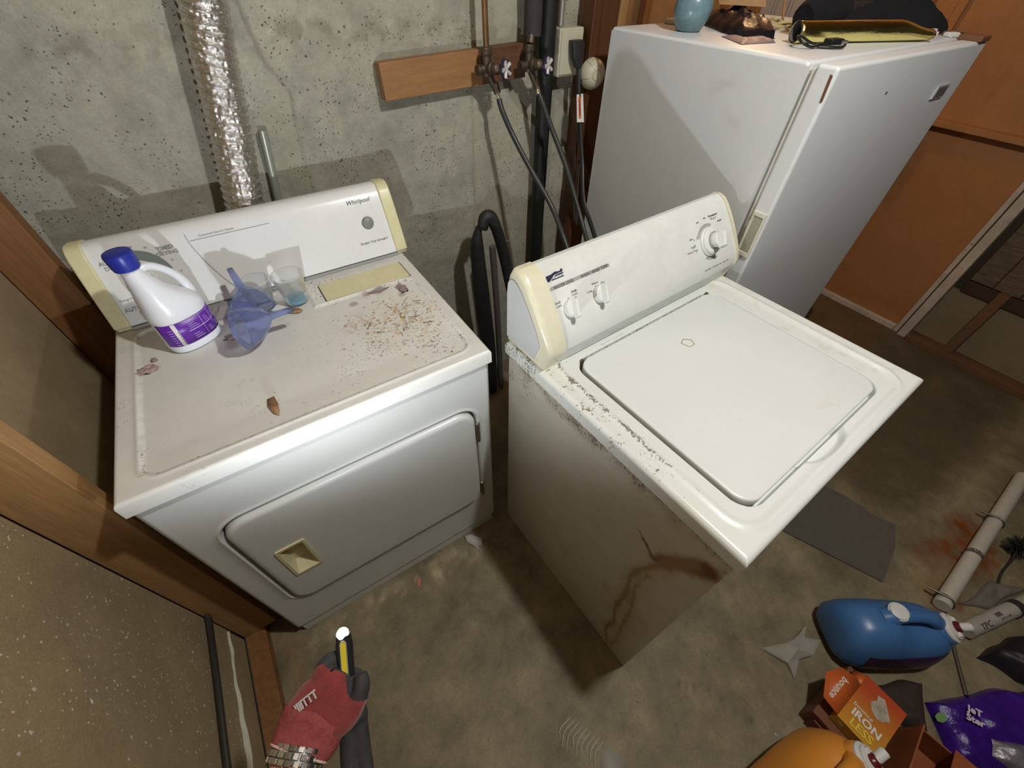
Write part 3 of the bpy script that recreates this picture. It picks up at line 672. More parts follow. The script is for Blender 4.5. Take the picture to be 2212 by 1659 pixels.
def build_wallbits():
    m_b = mat('orange_board', (.30, .150, .058), .5, var=.2, vscale=4, stretch=(1.5, 1.5, 14), bump=.25, bscale=30, spots=[((.62, .55, .42, 1), 40, .06, 5, .48), ((.16, .065, .02, 1), 12, .16, 4, .55)])
    m_bd = mat('wet_dark_board', (.125, .055, .026), .5, var=.3, vscale=9, stretch=(1.5, 1.5, 6), bump=.25, bscale=30)
    t = thing('mounting_board', 'short orange-brown board fixed level to the concrete behind the two water valves', 'board', (.838, .727, 1.2505), rot=(0, -.033, 0))
    obj('board', box(BM(), 0, .318, 0, .0365, 0, .088), m_b, t, bevel=.002)
    obj('stained_end', box(BM(), .3185, .478, 0.001, .0365, 0, .088), m_bd, t, bevel=.002, label='dark stained right end')
    copper = mat('aged_copper', (.30, .165, .085), .38, .85, var=.2, vscale=20, bump=.1)
    brass = mat('dirty_brass', (.13, .10, .072), .5, .7, var=.35, vscale=40, bump=.4, bscale=150)
    bright = mat('bright_ferrule', (.85, .75, .48), .18, 1)
    wheel = mat('corroded_valve_wheel', (.62, .58, .56), .5, .2, var=.3, vscale=150, bump=.5, bscale=300)
    wheel_b = mat('blue_black_wheel_rim', (.02, .018, .05), .35, .1)
    for i, (x, z, lab, dx) in enumerate(((1.150, 1.308, 'brass laundry valve under the bare copper pipe, left of the pair', .030), (1.302, 1.306, 'brass laundry valve in front of the black drain pipe, right of the pair', .030))):
        t = thing('water_valve', lab, 'valve', (x, .690, z), group='laundry water valves on the board')
        bm = BM(); cyl(bm, (0, 0, -.018), (0, 0, .05), .013); lathe(bm, [(.014, 0), (.016, .004), (.016, .012), (.012, .014)], org=(0, 0, .03)); 
        cyl(bm, (-.028, 0, -.002), (0, 0, 0), .0115); lathe(bm, [(.0, 0), (.0135, .001), (.0135, .01), (.011, .012)], org=(-.036, 0, -.002), axis=(1, 0, 0))
        cyl(bm, (0, 0, -.005), (.02, -.008, -.045), .010); obj('valve_body', bm, brass, t, angle=40)
        ax = Vector((.026, -.060, .004)); bm = BM()
        x_, y_, d_ = frame_of(ax); L = ax.length
        lathe(bm, [(.014, 0), (.0160, .010), (.0175, .012), (.0175, .020), (.0145, .022), (.0150, .040), (.012, .043), (.008, L+.004)], org=(0, 0, 0), axis=ax); obj('bonnet', bm, brass, t, angle=40)
        bm = BM(); c = ax*1.02
        k = loft(bm, [ring(c+x_*cos(2*pi*q/30)*(.0215+.0026*cos(5*2*pi*q/30))+y_*sin(2*pi*q/30)*(.0215+.0026*cos(5*2*pi*q/30)), (x_*cos(2*pi*q/30)+y_*sin(2*pi*q/30)), d_, .0042, n=8) for q in range(30)], closed=True)
        wh = obj('valve_wheel', bm, wheel_b, t)
        bm = BM()
        for q in range(5): a = 2*pi*q/5; cyl(bm, c+d_*.002, c+(x_*cos(a)+y_*sin(a))*.0215+d_*.0035, .0045, .0058, n=8)
        lathe(bm, [(.007, -.003), (.007, .004), (.004, .006), (0, .006)], org=c, axis=d_); obj('wheel_spokes', bm, wheel, wh)
        bm = BM(); cyl(bm, (.020, -.010, -.036), (.027, -.016, -.062), .0105, n=6); obj('hose_coupling', bm, brass, t)
        bm = BM(); cyl(bm, (.026, -.0155, -.060), (.030, -.020, -.078), .0068); obj('ferrule', bm, bright, t)
    bm = BM(); tube(bm, [(1.150, .690, 1.357), (1.1495, .693, 1.45), (1.149, .70, 1.9), (1.149, .70, 2.43)], .0085, n=14, sm=3); o = obj('copper_pipe', bm, copper); tag(o, 'thin bare copper pipe dropping to the left laundry valve', 'pipe')
    t = thing('insulated_pipe', 'thick pipe in charcoal foam sleeve ending above the right laundry valve', 'pipe', (1.325, .706, 1.36))
    bm = BM(); tube(bm, [(0, .004, .012), (.001, .004, .10), (-.006, 0, .3), (-.008, 0, 1.07)], .027, n=20, sm=5); obj('foam_sleeve', bm, mat('charcoal_foam', (.035, .032, .030), .75, var=.25, vscale=12, bump=.5, bscale=90), t)
    bm = BM(); cyl(bm, (-.018, -.012, -.004), (-.01, -.006, .02), .0115); obj('pipe_stub', bm, brass, t)
    o = obj('drain_pipe', cyl(BM(), (1.392, .722, .0), (1.392, .722, 2.43), .0265, n=24), mat('black_plastic_pipe', (.009, .010, .009), .5, var=.2, vscale=8, bump=.1)); tag(o, 'smooth black drain pipe running down the wall to the floor', 'pipe')
    o = obj('slim_pipe', tube(BM(), [(.50, .752, 1.22), (.485, .752, 1.12), (.455, .752, .92), (.43, .752, .7)], .011, n=12), mat('grey_green_pipe', (.32, .33, .28), .3, .3)); tag(o, 'slim grey pipe on the concrete beside the foil duct', 'pipe')
    # water hoses
    hz = mat('black_hose', (.030, .030, .028), .38, var=.1, bump=.15, bscale=200)
    o = obj('water_hose', tube(BM(), [(1.179, .671, 1.232), (1.183, .655, 1.20), (1.203, .62, 1.135), (1.225, .55, 1.055), (1.250, .45, .958), (1.262, .38, .865), (1.235, .27, .79), (1.15, .12, .75), (1.10, .035, .74)], .0085, n=12), hz)
    tag(o, 'black rubber water hose hanging from the left laundry valve to the washer', 'hose', 'washer water hoses')
    o = obj('water_hose', tube(BM(), [(1.331, .669, 1.230), (1.338, .655, 1.205), (1.358, .62, 1.135), (1.380, .56, 1.04), (1.39, .50, .945), (1.385, .42, .85), (1.34, .28, .76), (1.27, .12, .73), (1.22, .035, .72)], .0085, n=12), hz)
    tag(o, 'black rubber water hose hanging from the right laundry valve to the washer', 'hose', 'washer water hoses')
    # outlet
    beige = mat('beige_outlet_plastic', (.50, .47, .35), .42, var=.06, vscale=20)
    t = thing('outlet_box', 'beige surface-mounted outlet box beside the dark wooden post', 'outlet', (1.482, .764, 1.32))
    obj('box_body', box(BM(), -.052, .045, -.058, 0, -.062, .064), beige, t, bevel=.005, seg=3); obj('box_lip', box(BM(), -.047, .040, -.0625, -.057, -.056, .058), beige, t, bevel=.003)
    o = obj('conduit', cyl(BM(), (1.452, .735, 1.385), (1.452, .735, 2.43), .0085), mat('conduit_steel', (.42, .38, .36), .4, .7)); tag(o, 'thin metal conduit entering the top of the beige outlet box', 'conduit')
    o = obj('loose_wire', tube(BM(), [(1.432, .745, 1.39), (1.43, .75, 1.6), (1.432, .75, 2.43)], .003, n=8, sm=3), mat('white_wire', (.55, .53, .5), .5)); tag(o, 'thin pale wire running beside the metal conduit', 'wire')
    t = thing('power_cord', 'thick black power cord plugged into the beige outlet box, a warning tag round it', 'cord', (1.500, .70, 1.325))
    bm = BM(); loft(bm, [ring((-.016, -.010, .030), Vector((1, 0, 0)), Vector((0, 1, 0)), .024, .012, n=20, e=4), ring((-.016, -.016, .020), Vector((1, 0, 0)), Vector((0, 1, 0)), .025, .016, n=20, e=4), ring((-.014, -.018, -.012), Vector((1, 0, 0)), Vector((0, 1, 0)), .022, .015, n=20, e=4), ring((-.008, -.02, -.040), Vector((1, 0, 0)), Vector((0, 1, 0)), .012, .012, n=20, e=3)]); obj('plug', bm, black_rubber, t)
    q = lambda *P: [(a-1.5, b-.70, c-1.325) for a, b, c in P]
    bm = BM(); tube(bm, q((1.496, .68, 1.29), (1.495, .672, 1.25), (1.502, .665, 1.19), (1.512, .65, 1.10), (1.512, .62, 1.0), (1.478, .55, .90), (1.46, .47, .84), (1.40, .30, .76), (1.34, .12, .70), (1.32, .035, .68)), .0095, n=12, flat=.7); obj('cable', bm, black_rubber, t)
    bm = BM(); tube(bm, q((1.505, .683, 1.29), (1.510, .68, 1.20), (1.520, .675, 1.10), (1.522, .67, 1.0), (1.525, .665, .90), (1.530, .66, .83), (1.545, .655, .77), (1.556, .65, .74), (1.545, .65, .79), (1.535, .65, .88), (1.53, .66, 1.0)), .004, n=8); obj('thin_cable', bm, mat('grey_black_cable', (.06, .055, .05), .45), t)
    tg = plate('warning_tag', [(-.016, -.040), (.016, -.044), (.014, .040), (-.014, .040)], mat('tag_white', (.72, .70, .66), .4), t, (-.001, -.048, -.150), (1, 0, 0), (0, .25, 1), th=.0008)
    plate('tag_print', [(-.008, -.030), (.002, -.031), (.002, .034), (-.008, .034)], mat('tag_orange', (.55, .14, .05), .5), t, (-.001, -.0494, -.150), (1, 0, 0), (0, .25, 1), th=.0004)
    text('WARNING', .0095, ink, t, (-.003, -.0505, -.148), (0, .25, 1), (-1, 0, 0), off=.0002)
    t = thing('round_plug_adapter', 'round cream domed plug beside the outlet box, on the dark post', 'plug', (1.562, .689, 1.262))
    ax = Vector((-.25, -.90, .05))
    bm = BM(); lathe(bm, [(.041, -.002), (.045, .006), (.045, .014), (.039, .028), (.029, .040), (.018, .044), (0, .044)], axis=ax, n=32); d = obj('dome', bm, beige, t, angle=50)
    bm = BM(); lathe(bm, [(.0145, .043), (.0145, .047), (.0115, .047), (.0115, .0455), (0, .0455)], axis=ax, n=28); obj('centre_button', bm, beige, t, angle=30)
    x_, y_, d_ = frame_of(ax)
    for k in range(5):
        a = 2*pi*k/5+.3; r_ = x_*cos(a)+y_*sin(a); bm = BM(); tube(bm, [d_*.0150+r_*.0448, d_*.0287+r_*.0390, d_*.0402+r_*.0292, d_*.0440+r_*.018], .0005, n=6, sm=3); obj('rib', bm, mat('beige_shadow', (.33, .30, .21), .5), d)
    # slumped black hose bundle between the machines
    t = thing('drain_hose_bundle', 'slumped black washer drain hose hanging between the dryer and the washer', 'hose', (1.10, .60, .90))
    mb = mat('black_sleeve', (.020, .019, .019), .5, var=.3, vscale=12, bump=.8, bscale=45, bdist=.004)
    q = lambda *P: [(a-1.10, b-.60, c-.90) for a, b, c in P]
    bm = BM(); tube(bm, q((1.062, .60, .87), (1.073, .60, .905), (1.095, .598, .905), (1.116, .59, .855), (1.138, .58, .76), (1.152, .56, .64), (1.155, .50, .50), (1.13, .35, .42), (1.06, .15, .40), (1.01, .045, .45)), .020, n=14, radii=[.019, .022, .023, .020, .021, .019, .020, .018, .018, .016]); obj('hose', bm, mb, t)
    bm = BM(); tube(bm, q((1.050, .605, .88), (1.040, .605, .81), (1.042, .60, .66), (1.052, .60, .50), (1.068, .60, .30), (1.075, .60, .02)), .03, n=14, radii=[.010, .024, .031, .033, .032, .030]); obj('sleeve', bm, mb, t)
    bm = BM(); tube(bm, q((1.095, .59, .80), (1.105, .59, .62), (1.115, .59, .4), (1.125, .59, .02)), .013, n=10); obj('inner_pipe', bm, mat('dull_grey_pipe', (.13, .12, .115), .4, .3), t)
    bm = BM()
    for k in range(6): cyl(bm, Vector((.022, -.02, -.085-.004*k)), Vector((.022+.05*random.random(), -.03+.02*random.random(), -.085-.06*random.random()+.015)), .0012, n=5)
    obj('tie', bm, mat('grey_string', (.25, .23, .21), .8), t)['kind'] = 'stuff'
    # floor pipe along the left partition
    o = obj('wall_cable', tube(BM(), [(-.140, .077, .295), (-.138, .05, .292), (-.135, -.10, .296), (-.135, -.28, .300), (-.135, -.6, .30)], .0065, n=10), mat('dark_conduit', (.06, .055, .05), .35, .5)); tag(o, 'thin dark pipe running level along the spattered left partition', 'pipe')
    o = obj('wall_cable', tube(BM(), [(-.142, .077, .272), (-.142, -.10, .272), (-.142, -.28, .276), (-.142, -.6, .276)], .0055, n=10), mat('black_wire', (.02, .018, .016), .5)); o.name = 'black_cable'; tag(o, 'black cable just under the thin dark pipe on the left partition', 'cable')
build_wallbits()

# ---------------------------------------------------------------- on the dryer
def build_on_dryer():
    Z = .9055
    # bleach jug
    t = thing('bleach_bottle', 'white bleach bottle with blue cap and purple label on the dryer', 'bottle', (.163, .414, Z), rotz=.45)
    wp = mat('white_bottle_plastic', (.74, .76, .80), .3, bump=.05, bscale=200)
    # local x: toward the handle; sections are superellipses
    sec = [(0, .050, .038, 0), (.003, .056, .044, 0), (.012, .058, .046, 0), (.020, .0565, .0445, 0), (.080, .0565, .0445, 0), (.090, .058, .046, 0), (.100, .0570, .045, 0), (.116, .050, .042, -.004),
           (.134, .0385, .0375, -.013), (.152, .0300, .0325, -.019), (.172, .0235, .0270, -.023), (.190, .0185, .0205, -.026), (.200, .0165, .0165, -.027), (.224, .0165, .0165, -.027)]
    bm = BM(); X, Y = Vector((1, 0, 0)), Vector((0, 1, 0)); loft(bm, [ring((c, 0, z), X, Y, a, b, n=36, e=2.5 if z < .15 else 2) for z, a, b, c in sec]); obj('bottle_body', bm, wp, t, angle=50)
    bm = BM(); tube(bm, [(-.018, 0, .190), (.002, 0, .192), (.022, 0, .178), (.039, 0, .153), (.047, 0, .126), (.043, 0, .100)], .010, n=14, radii=[.0095, .0085, .0080, .0085, .0105, .016]); obj('handle', bm, wp, t)
    bm = BM(); n_ = 24; prof = [(.0225, .238)]; R = []
    for r_, z in ((.0225, .203), (.0240, .213), (.0250, .231), (.0235, .2365), (.018, .2385), (.0, .2385)):
        R.append([Vector((-.027+cos(2*pi*k/72)*(r_+(.0006 if k % 2 else 0)), sin(2*pi*k/72)*(r_+(.0006 if k % 2 else 0)), z)) for k in range(72)] if r_ > 0 else None)
    R = [r for r in R if r]; loft(bm, R); obj('cap', bm, mat('navy_cap', (.018, .030, .30), .35), t, angle=45, label='blue cap')
    # wrapped label : band following the body
    def band(name, z0, z1, a0, a1, off, m):
        bm = BM(); A = [radians(a0+(a1-a0)*k/24) for k in range(25)]
        def pt(a, z):
            ct, st = cos(a), sin(a); sx = math.copysign(abs(ct)**.8, ct); sy = math.copysign(abs(st)**.8, st); return ((.0565+off)*sx, (.0445+off)*sy, z)
        V = [[bm.verts.new(pt(a, z)) for z in (z0, z1)] for a in A]
        for i in range(24): bm.faces.new((V[i][0], V[i+1][0], V[i+1][1], V[i][1]))
        return obj(name, bm, m, t, solid=.0003)
    purple = mat('purple_label', (.125, .022, .34), .35, var=.12, vscale=40); lil = mat('lilac_print', (.50, .42, .62), .4)
    band('label', .021, .0795, -170, 10, .0005, purple); wl = mat('label_white', (.72, .72, .70), .4)
    band('label_rule', .0490, .0510, -100, 5, .0009, lil); band('label_rule', .0765, .0775, -106, 5, .0009, lil); band('label_panel', .022, .079, -128, -118, .0009, wl)
    for k, a in enumerate((-75, -48, -22)): band('label_rule', .0225, .0765, a, a+.8, .0009, lil)
    for k in range(7): 
        for a0 in (-142,): band('label_line', .025+.0065*k, .0262+.0065*k, a0, a0+12, .0009, lil)
    for k in range(6): band('label_icon', .026+.006*k, .029+.006*k, -120.5, -118.5, .0013, ink)
    for a0, z0 in ((-96, .055), (-68, .055), (-42, .055), (-14, .055), (-96, .028), (-68, .028), (-42, .028), (-14, .028)):
        for k in range(3): band('label_line', z0+.005*k, z0+.0012+.005*k, a0, a0+14-3*k, .0009, lil)
    # grips: raised concave panel line on the shoulder
    # crumpled blue plastic funnels
    blue = mat('clear_blue_plastic', (.60, .67, .95), .08, trans=.92, ior=1.25, alpha=.92, spec=.6)
    def funnel(name, lab, base, tip_dir, R_, L, sd, sq, open_dir=None):
        t = thing(name, lab, 'funnel', base); random.seed(sd); bm = BM(); x, y, d = frame_of(tip_dir); rings = []
        prof = [(R_, 0), (R_*.98, .12*L), (R_*.80, .30*L), (R_*.50, .46*L), (R_*.20, .56*L), (.0085, .62*L), (.0075, .80*L), (.006, L)]
        ang = [random.uniform(-.22, .22) for _ in range(9)]
        for r_, z in prof:
            ring_ = []
            for k in range(27):
                a = 2*pi*k/27; f = 1+(ang[k//3]*(r_/R_))+.03*cos(3*a); ring_.append(d*z+x*cos(a)*r_*f+y*sin(a)*r_*f*sq)
            rings.append(ring_)
        loft(bm, rings, cap=False); obj('cone', bm, blue, t, angle=20, solid=.0012)
        bm = BM(); c = rings[0]; tube(bm, c+[c[0]], .0013, n=6, sm=0); obj('rim', bm, blue, t); t.location.z = Z+.004-min(p.z for r in rings for p in r); return t
    funnel('plastic_funnel', 'crushed clear blue plastic funnel leaning up with its spout in the air, farther of two', (.308, .395, Z+.045), (-.10, .60, .62), .053, .115, 3, .80)
    funnel('plastic_funnel', 'crushed clear blue plastic funnel lying with its spout pointing right, nearer of two', (.266, .318, Z+.040), (.95, -.12, .10), .054, .122, 5, .85)
    # measuring cups
    clear = mat('frosted_clear_plastic', (.86, .88, .88), .22, trans=.94, ior=1.18, alpha=.55, spec=.5)
    def cup(name, lab, x, y, r0, r1, h, liquid=None, rot=None):
        t = thing(name, lab, 'cup', (x, y, Z+.003), rot=rot or (0, 0, 0)); bm = BM()
        lathe(bm, [(r0*.6, .001), (r0, .002), (r1, h), (r1+.0008, h), (r1-.0008, h), (r0-.0012, .003), (r0*.6, .002)], n=40); obj('cup_wall', bm, clear, t, angle=50)
        bm = BM(); lathe(bm, [(0, .0005), (r0, .001), (r0, .0018), (0, .0018)], n=32); obj('cup_base', bm, clear, t)
        bm = BM(); tube(bm, [(cos(a*pi/12)*r1, sin(a*pi/12)*r1, h) for a in range(25)], .0007, n=6, sm=0); obj('rim', bm, mat('rim_plastic', (.62, .62, .60), .3), t)
        if liquid: bm = BM(); lathe(bm, [(0, .003), (r0-.002, .003), (r0-.0005+.002, .011), (r0*.7, .0135), (0, .0125)], n=32); obj('detergent_residue', bm, liquid, t)
        return t
    cup('measuring_cup', 'frosted clear cup with blue detergent residue beside the lint screen lid', .4045, .437, .027, .038, .080, mat('blue_detergent', (.16, .36, .50), .3))
    cup('measuring_cup', 'empty frosted clear cup between the blue funnel and the other cup', .327, .458, .027, .038, .076)
    # cardboard scraps, lint, bag
    kraft = mat('kraft_card', (.30, .17, .085), .7, var=.25, vscale=60)
    def scrap(lab, P, x, y, rz, m=kraft, name='cardboard_scrap', cat='scrap', h=.004):
        bm = BM(); n = len(P); A = [bm.verts.new((a, b, h*abs(sin(a*70))+.0006)) for a, b in P]; bm.faces.new(A)
        o = obj(name, bm, m, solid=.001, angle=15); o.location = (x, y, Z+.0008); o.rotation_euler = (0, 0, rz); tag(o, lab, cat); return o
    scrap('torn piece of brown cardboard at the foot of the cup with blue residue', [(-.020, .008), (-.004, .012), (.010, .006), (.022, -.002), (.030, -.014), (.020, -.020), (.004, -.012), (-.012, -.004)], .378, .402, -.1)
    scrap('torn sliver of brown cardboard alone near the dryer front edge', [(-.008, .026), (.006, .028), (.008, .004), (.004, -.022), (.003, -.030), (-.001, -.026), (-.006, -.020), (-.011, .006)], .276, .088, .05)
    lintm = mat('grey_pink_lint', (.33, .235, .225), .95, var=.35, vscale=90, bump=1, bscale=260, bdist=.004, sheen=.3)
    def lint(lab, x, y, s, seed, m=lintm):
        bm = BM(); bmesh.ops.create_icosphere(bm, subdivisions=4, radius=1)
        for v in bm.verts:
            n = noise.noise(v.co*2.2+Vector((seed, 0, 0))); k = 1+.6*n; v.co = Vector((v.co.x*s[0]*k, v.co.y*s[1]*k, max(0, v.co.z)*s[2]*(1+.8*n)))
        o = obj('lint_clump', bm, m); o.location = (x, y, Z-.0002); tag(o, lab, 'lint')
    lint('pinkish grey lint clump at the far left corner of the dryer top', .062, .348, (.020, .013, .008), 1, mat('pink_lint', (.50, .36, .34), .95, var=.4, vscale=120, bump=1, bscale=260, bdist=.004))
    lint('small dark lint ball behind the pink clump on the dryer top', .075, .378, (.006, .005, .005), 2)
    lint('brownish lint clump at the foot of the bleach bottle', .240, .372, (.020, .010, .007), 3)
    lint('dark lint strip on the dryer top beside the yellowed lid', .662, .352, (.011, .022, .003), 4); lint('small lint wisp on the moulded edge left of the dark strip', .600, .3745, (.026, .006, .003), 5)
    # clear plastic bag behind the bottle
    bm = BM(); us = lines(-.034, .034, 22); vs = lines(-.028, .028, 18)
    grid(bm, us, vs, lambda u, v: (u, v, max(.001, .034*(1-(u/.034)**2)*(1-(v/.028)**2)*(.8+.5*fbm(u, v, 2, 30))+.008*fbm(u, v, 0, 60))))
    o = obj('plastic_bag', bm, mat('smoky_clear_film', (.44, .37, .39), .1, trans=.6, ior=1.2, alpha=.8, bump=1, bscale=50, bdist=.004), angle=15); o.location = (.236, .484, Z); tag(o, 'crumpled smoky clear bag behind the bleach bottle', 'bag')
    # loose twigs and crumbs
    random.seed(11); bm = BM()
    for k in range(70):
        x, y = random.gauss(.62, .045), random.gauss(.20, .065); a = random.uniform(0, pi); L = random.uniform(.003, .012)
        if not (.3 < x < .70 and .04 < y < .38): continue
        cyl(bm, (x-cos(a)*L/2, y-sin(a)*L/2, Z+.0006), (x+cos(a)*L/2, y+sin(a)*L/2, Z+.0012), random.uniform(.0003, .0006), n=4)
    for x, y, a, L in ((.645, .29, .75, .040), (.672, .275, -.5, .022), (.64, .215, -.35, .030), (.60, .285, -1.2, .02), (.53, .24, .9, .028), (.545, .20, -.6, .02), (.66, .175, -.4, .03)):
        cyl(bm, (x-cos(a)*L/2, y-sin(a)*L/2, Z+.001), (x+cos(a)*L/2, y+sin(a)*L/2, Z+.0014), .0006, n=5)
    tag(obj('twig_debris', bm, mat('dark_twig', (.09, .055, .03), .8)), 'scattered dark twigs and crumbs on the rusty right side of the dryer top', 'debris', kind='stuff')
build_on_dryer()

# ---------------------------------------------------------------- gloved hand, watch, torch
def build_hand():
    CR, CF = Vector((.8394, -.5434, .012)), Vector((.3792, .5695, -.7293))   # across the hand, and away from the back of the hand
    secs = [((.254, -.428, .909), .016, .011), ((.242, -.436, .903), .0275, .015), ((.225, -.445, .894), .0350, .0175), ((.208, -.455, .886), .0395, .020), ((.191, -.468, .880), .0385, .021),
            ((.180, -.477, .880), .0345, .022), ((.169, -.488, .880), .0290, .022), ((.155, -.507, .880), .0265, .0215), ((.141, -.528, .886), .0275, .022), ((.120, -.570, .905), .032, .028), ((.09, -.63, .94), .038, .034)]
    t = thing('person', "person's left arm in a red work glove and steel watch, holding up a lit torch", 'person', (.19, -.47, .88))
    O = Vector((.19, -.47, .88)); C = [Vector(s[0]) for s in secs]
    def axis(i): return (C[min(i+1, len(C)-1)]-C[max(i-1, 0)]).normalized()
    def sect(i, k=1.0, n=26, grow=0):
        d = axis(i); y = (CF-d*CF.dot(d)).normalized(); x = d.cross(y)
        if x.dot(CR) < 0: x = -x
        return ring(C[i]-O, x, -y, secs[i][1]*k+grow, secs[i][2]*k+grow, n=n, e=2.4)
    # --- glove: palm + five fingers fused by a voxel remesh
    bm = BM(); loft(bm, [sect(i) for i in range(0, 6)])
    palette = []
    def fin(P, R):
        P = [Vector(p)-O for p in P]; tube(bm, P, 0, n=12, sm=6, radii=R); palette.append((P, max(R)))
    fin([(.214, -.436, .896), (.233, -.420, .912), (.248, -.414, .912), (.257, -.424, .900), (.257, -.437, .893)], [.0115, .0108, .0100, .0095, .0078])   # index over the barrel
    fin([(.214, -.437, .882), (.232, -.424, .880), (.250, -.428, .874), (.262, -.440, .876), (.268, -.450, .883)], [.0120, .0112, .0105, .0098, .0080])   # middle under it
    fin([(.205, -.445, .874), (.222, -.436, .864), (.240, -.446, .858), (.246, -.461, .863), (.241, -.470, .872)], [.0115, .0108, .0100, .0094, .0075])
    fin([(.196, -.456, .868), (.209, -.449, .853), (.225, -.460, .846), (.231, -.474, .852), (.227, -.482, .862)], [.0105, .0098, .0090, .0084, .0070])
    fin([(.222, -.478, .880), (.240, -.478, .886), (.257, -.470, .893), (.269, -.458, .900), (.272, -.447, .905)], [.0150, .0135, .0118, .0110, .0088])   # thumb from the side of the palm
    me = bpy.data.meshes.new('g'); bmesh.ops.recalc_face_normals(bm, faces=bm.faces); bm.to_mesh(me); bm.free(); tmp = bpy.data.objects.new('g', me); COL.objects.link(tmp)
    r = tmp.modifiers.new('r', 'REMESH'); r.mode = 'VOXEL'; r.voxel_size = .0016; r.use_smooth_shade = True
    s = tmp.modifiers.new('s', 'SMOOTH'); s.factor = .6; s.iterations = 7
    dg = bpy.context.evaluated_depsgraph_get(); gm = bpy.data.meshes.new_from_object(tmp.evaluated_get(dg)); bpy.data.objects.remove(tmp)
    red = mat('red_knit_glove', (.24, .030, .028), .75, var=.22, vscale=60, bump=.9, bscale=420, bdist=.0012, sheen=.3)
    blk = mat('black_glove_palm', (.035, .033, .034), .7, var=.25, vscale=80, bump=.7, bscale=350, bdist=.001)
    gm.materials.clear(); gm.materials.append(red); gm.materials.append(blk)
    for p in gm.polygons:
        c = p.center; p.use_smooth = True
        dd = 9
        for q, (P, rr) in enumerate(palette):
            for k in range(len(P)-1):
                a, b = P[k], P[k+1]; ab = b-a; u = max(0, min(1, (c-a).dot(ab)/ab.length_squared)); dist = (c-a-ab*u).length
                if k >= (2 if q < 4 else 3) and dist < rr+.003: dd = min(dd, dist)
        front = CF.dot(c-Vector((.208, -.455, .886))+O)
        if dd < 1 or front > .006: p.material_index = 1
    hand = bpy.data.objects.new('glove', gm); COL.objects.link(hand); hand.parent = t; hand['label'] = 'red work glove with black palm and fingertips'
    # cuff knit: slightly larger paler band
    bm = BM(); n = 40; A = [sect(i, n=n, grow=.0010) for i in (3, 4, 5)]
    # arched front edge of the cuff
    ii = [2.45, 3, 3.5, 4, 4.5, 5, 5.1]
    def lerp(i):
        a = int(i); f = i-a; S0, S1 = sect(a, n=n, grow=.0011), sect(min(a+1, 9), n=n, grow=.0011); return [S0[k]*(1-f)+S1[k]*f for k in range(n)]
    R = []
    for j, i in enumerate(ii):
        row = []
        for k in range(n):
            sh = (.55*abs(cos(2*pi*k/n))) if j == 0 else (.25*abs(cos(2*pi*k/n)) if j == 1 else 0)
            row.append(lerp(min(i+sh, 5.1))[k])
        R.append(row)
    loft(bm, R, cap=False); obj('cuff', bm, mat('red_knit_cuff', (.30, .060, .055), .8, stretch=(1, 1, 1), bump=1, bscale=330, bdist=.0018, var=.25, vscale=120), t, solid=.0012, angle=80, label='paler red ribbed cuff')
    bm = BM(); rim = lerp(5.12); tube(bm, rim+[rim[0]], .0016, n=8, sm=0); obj('cuff_hem', bm, mat('pale_pink_hem', (.60, .42, .38), .8, bump=.5, bscale=300), t)
    bm = BM(); loft(bm, [sect(i, .92) for i in (5, 6, 7, 8, 9, 10)]); obj('forearm', bm, mat('skin', (.50, .27, .19), .5, var=.08, vscale=30, bump=.2, bscale=220, bdist=.0006), t)
    # wording on the knuckle guard
    wt = mat('glove_print', (.72, .70, .74), .5)
    text('TTTIIII', .0135, wt, t, Vector((.2100, -.4420, .9180))-O-CF*.002, Vector((-.55, .05, -.35)), Vector((.30, .55, .45)), off=.0, bold=.0004)
    # bracelet
    st = mat('brushed_steel', (.58, .58, .56), .22, 1, bump=.1, bscale=400); w_ = thing('wristwatch', None, None); del_ = [k for k in w_.keys()]
    bpy.data.objects.remove(w_)
    d = (C[7]-C[5]).normalized(); y = (CF-d*CF.dot(d)).normalized(); x = d.cross(y)
    if x.dot(CR) < 0: x = -x
    ctr = C[6]-O-d*.011; rx, ry = .0325, .0260; N = 22
    bm = BM(); P = [ctr+x*cos(2*pi*k/40)*(rx-.0012)-y*sin(2*pi*k/40)*(ry-.0012) for k in range(40)]
    def band(P, hw, th):
        R = []
        for p in P:
            nn = (p-ctr).normalized(); R.append([p-d*hw-nn*th, p+d*hw-nn*th, p+d*hw+nn*th, p-d*hw+nn*th])
        loft(bm, R, closed=True)
    band(P, .0078, .0008); wb = obj('wristwatch', bm, mat('dark_steel', (.20, .20, .19), .35, 1), t, label='steel link watch bracelet')
    for k in range(N):
        a = 2*pi*(k+.5)/N; nn = (x*cos(a)/rx-y*sin(a)/ry).normalized(); tg = d.cross(nn); hw = .5*2*pi*.0293/N*.93
        for j, (o_, wd) in enumerate(((-.0068, .0030), (0, .0033), (.0068, .0030))):
            c = ctr+x*cos(a)*rx-y*sin(a)*ry+d*o_; h = hw if j != 1 else hw*.9; bm = BM(); sh = tg*(hw*.9 if j == 1 else 0)
            c = c+sh
            hexa(bm, [c-d*wd-tg*h-nn*.0012, c+d*wd-tg*h-nn*.0012, c+d*wd+tg*h-nn*.0012, c-d*wd+tg*h-nn*.0012, c-d*wd*.9-tg*h*.86+nn*.0016, c+d*wd*.9-tg*h*.86+nn*.0016, c+d*wd*.9+tg*h*.86+nn*.0016, c-d*wd*.9+tg*h*.86+nn*.0016])
            if sin(a) > -.35: obj('link', bm, st, wb, bevel=.0004, seg=1)
            else: bm.free()
    # torch
    H = Vector((.272, -.400, .930)); T_ = Vector((.246, -.462, .884)); ax = (H-T_).normalized()
    tt = thing('pocket_torch', 'slim black pocket torch with a yellow side strip, lit, gripped in the gloved hand', 'torch', H)
    yv = (-CF+ax*CF.dot(ax)).normalized(); xv = ax.cross(yv)
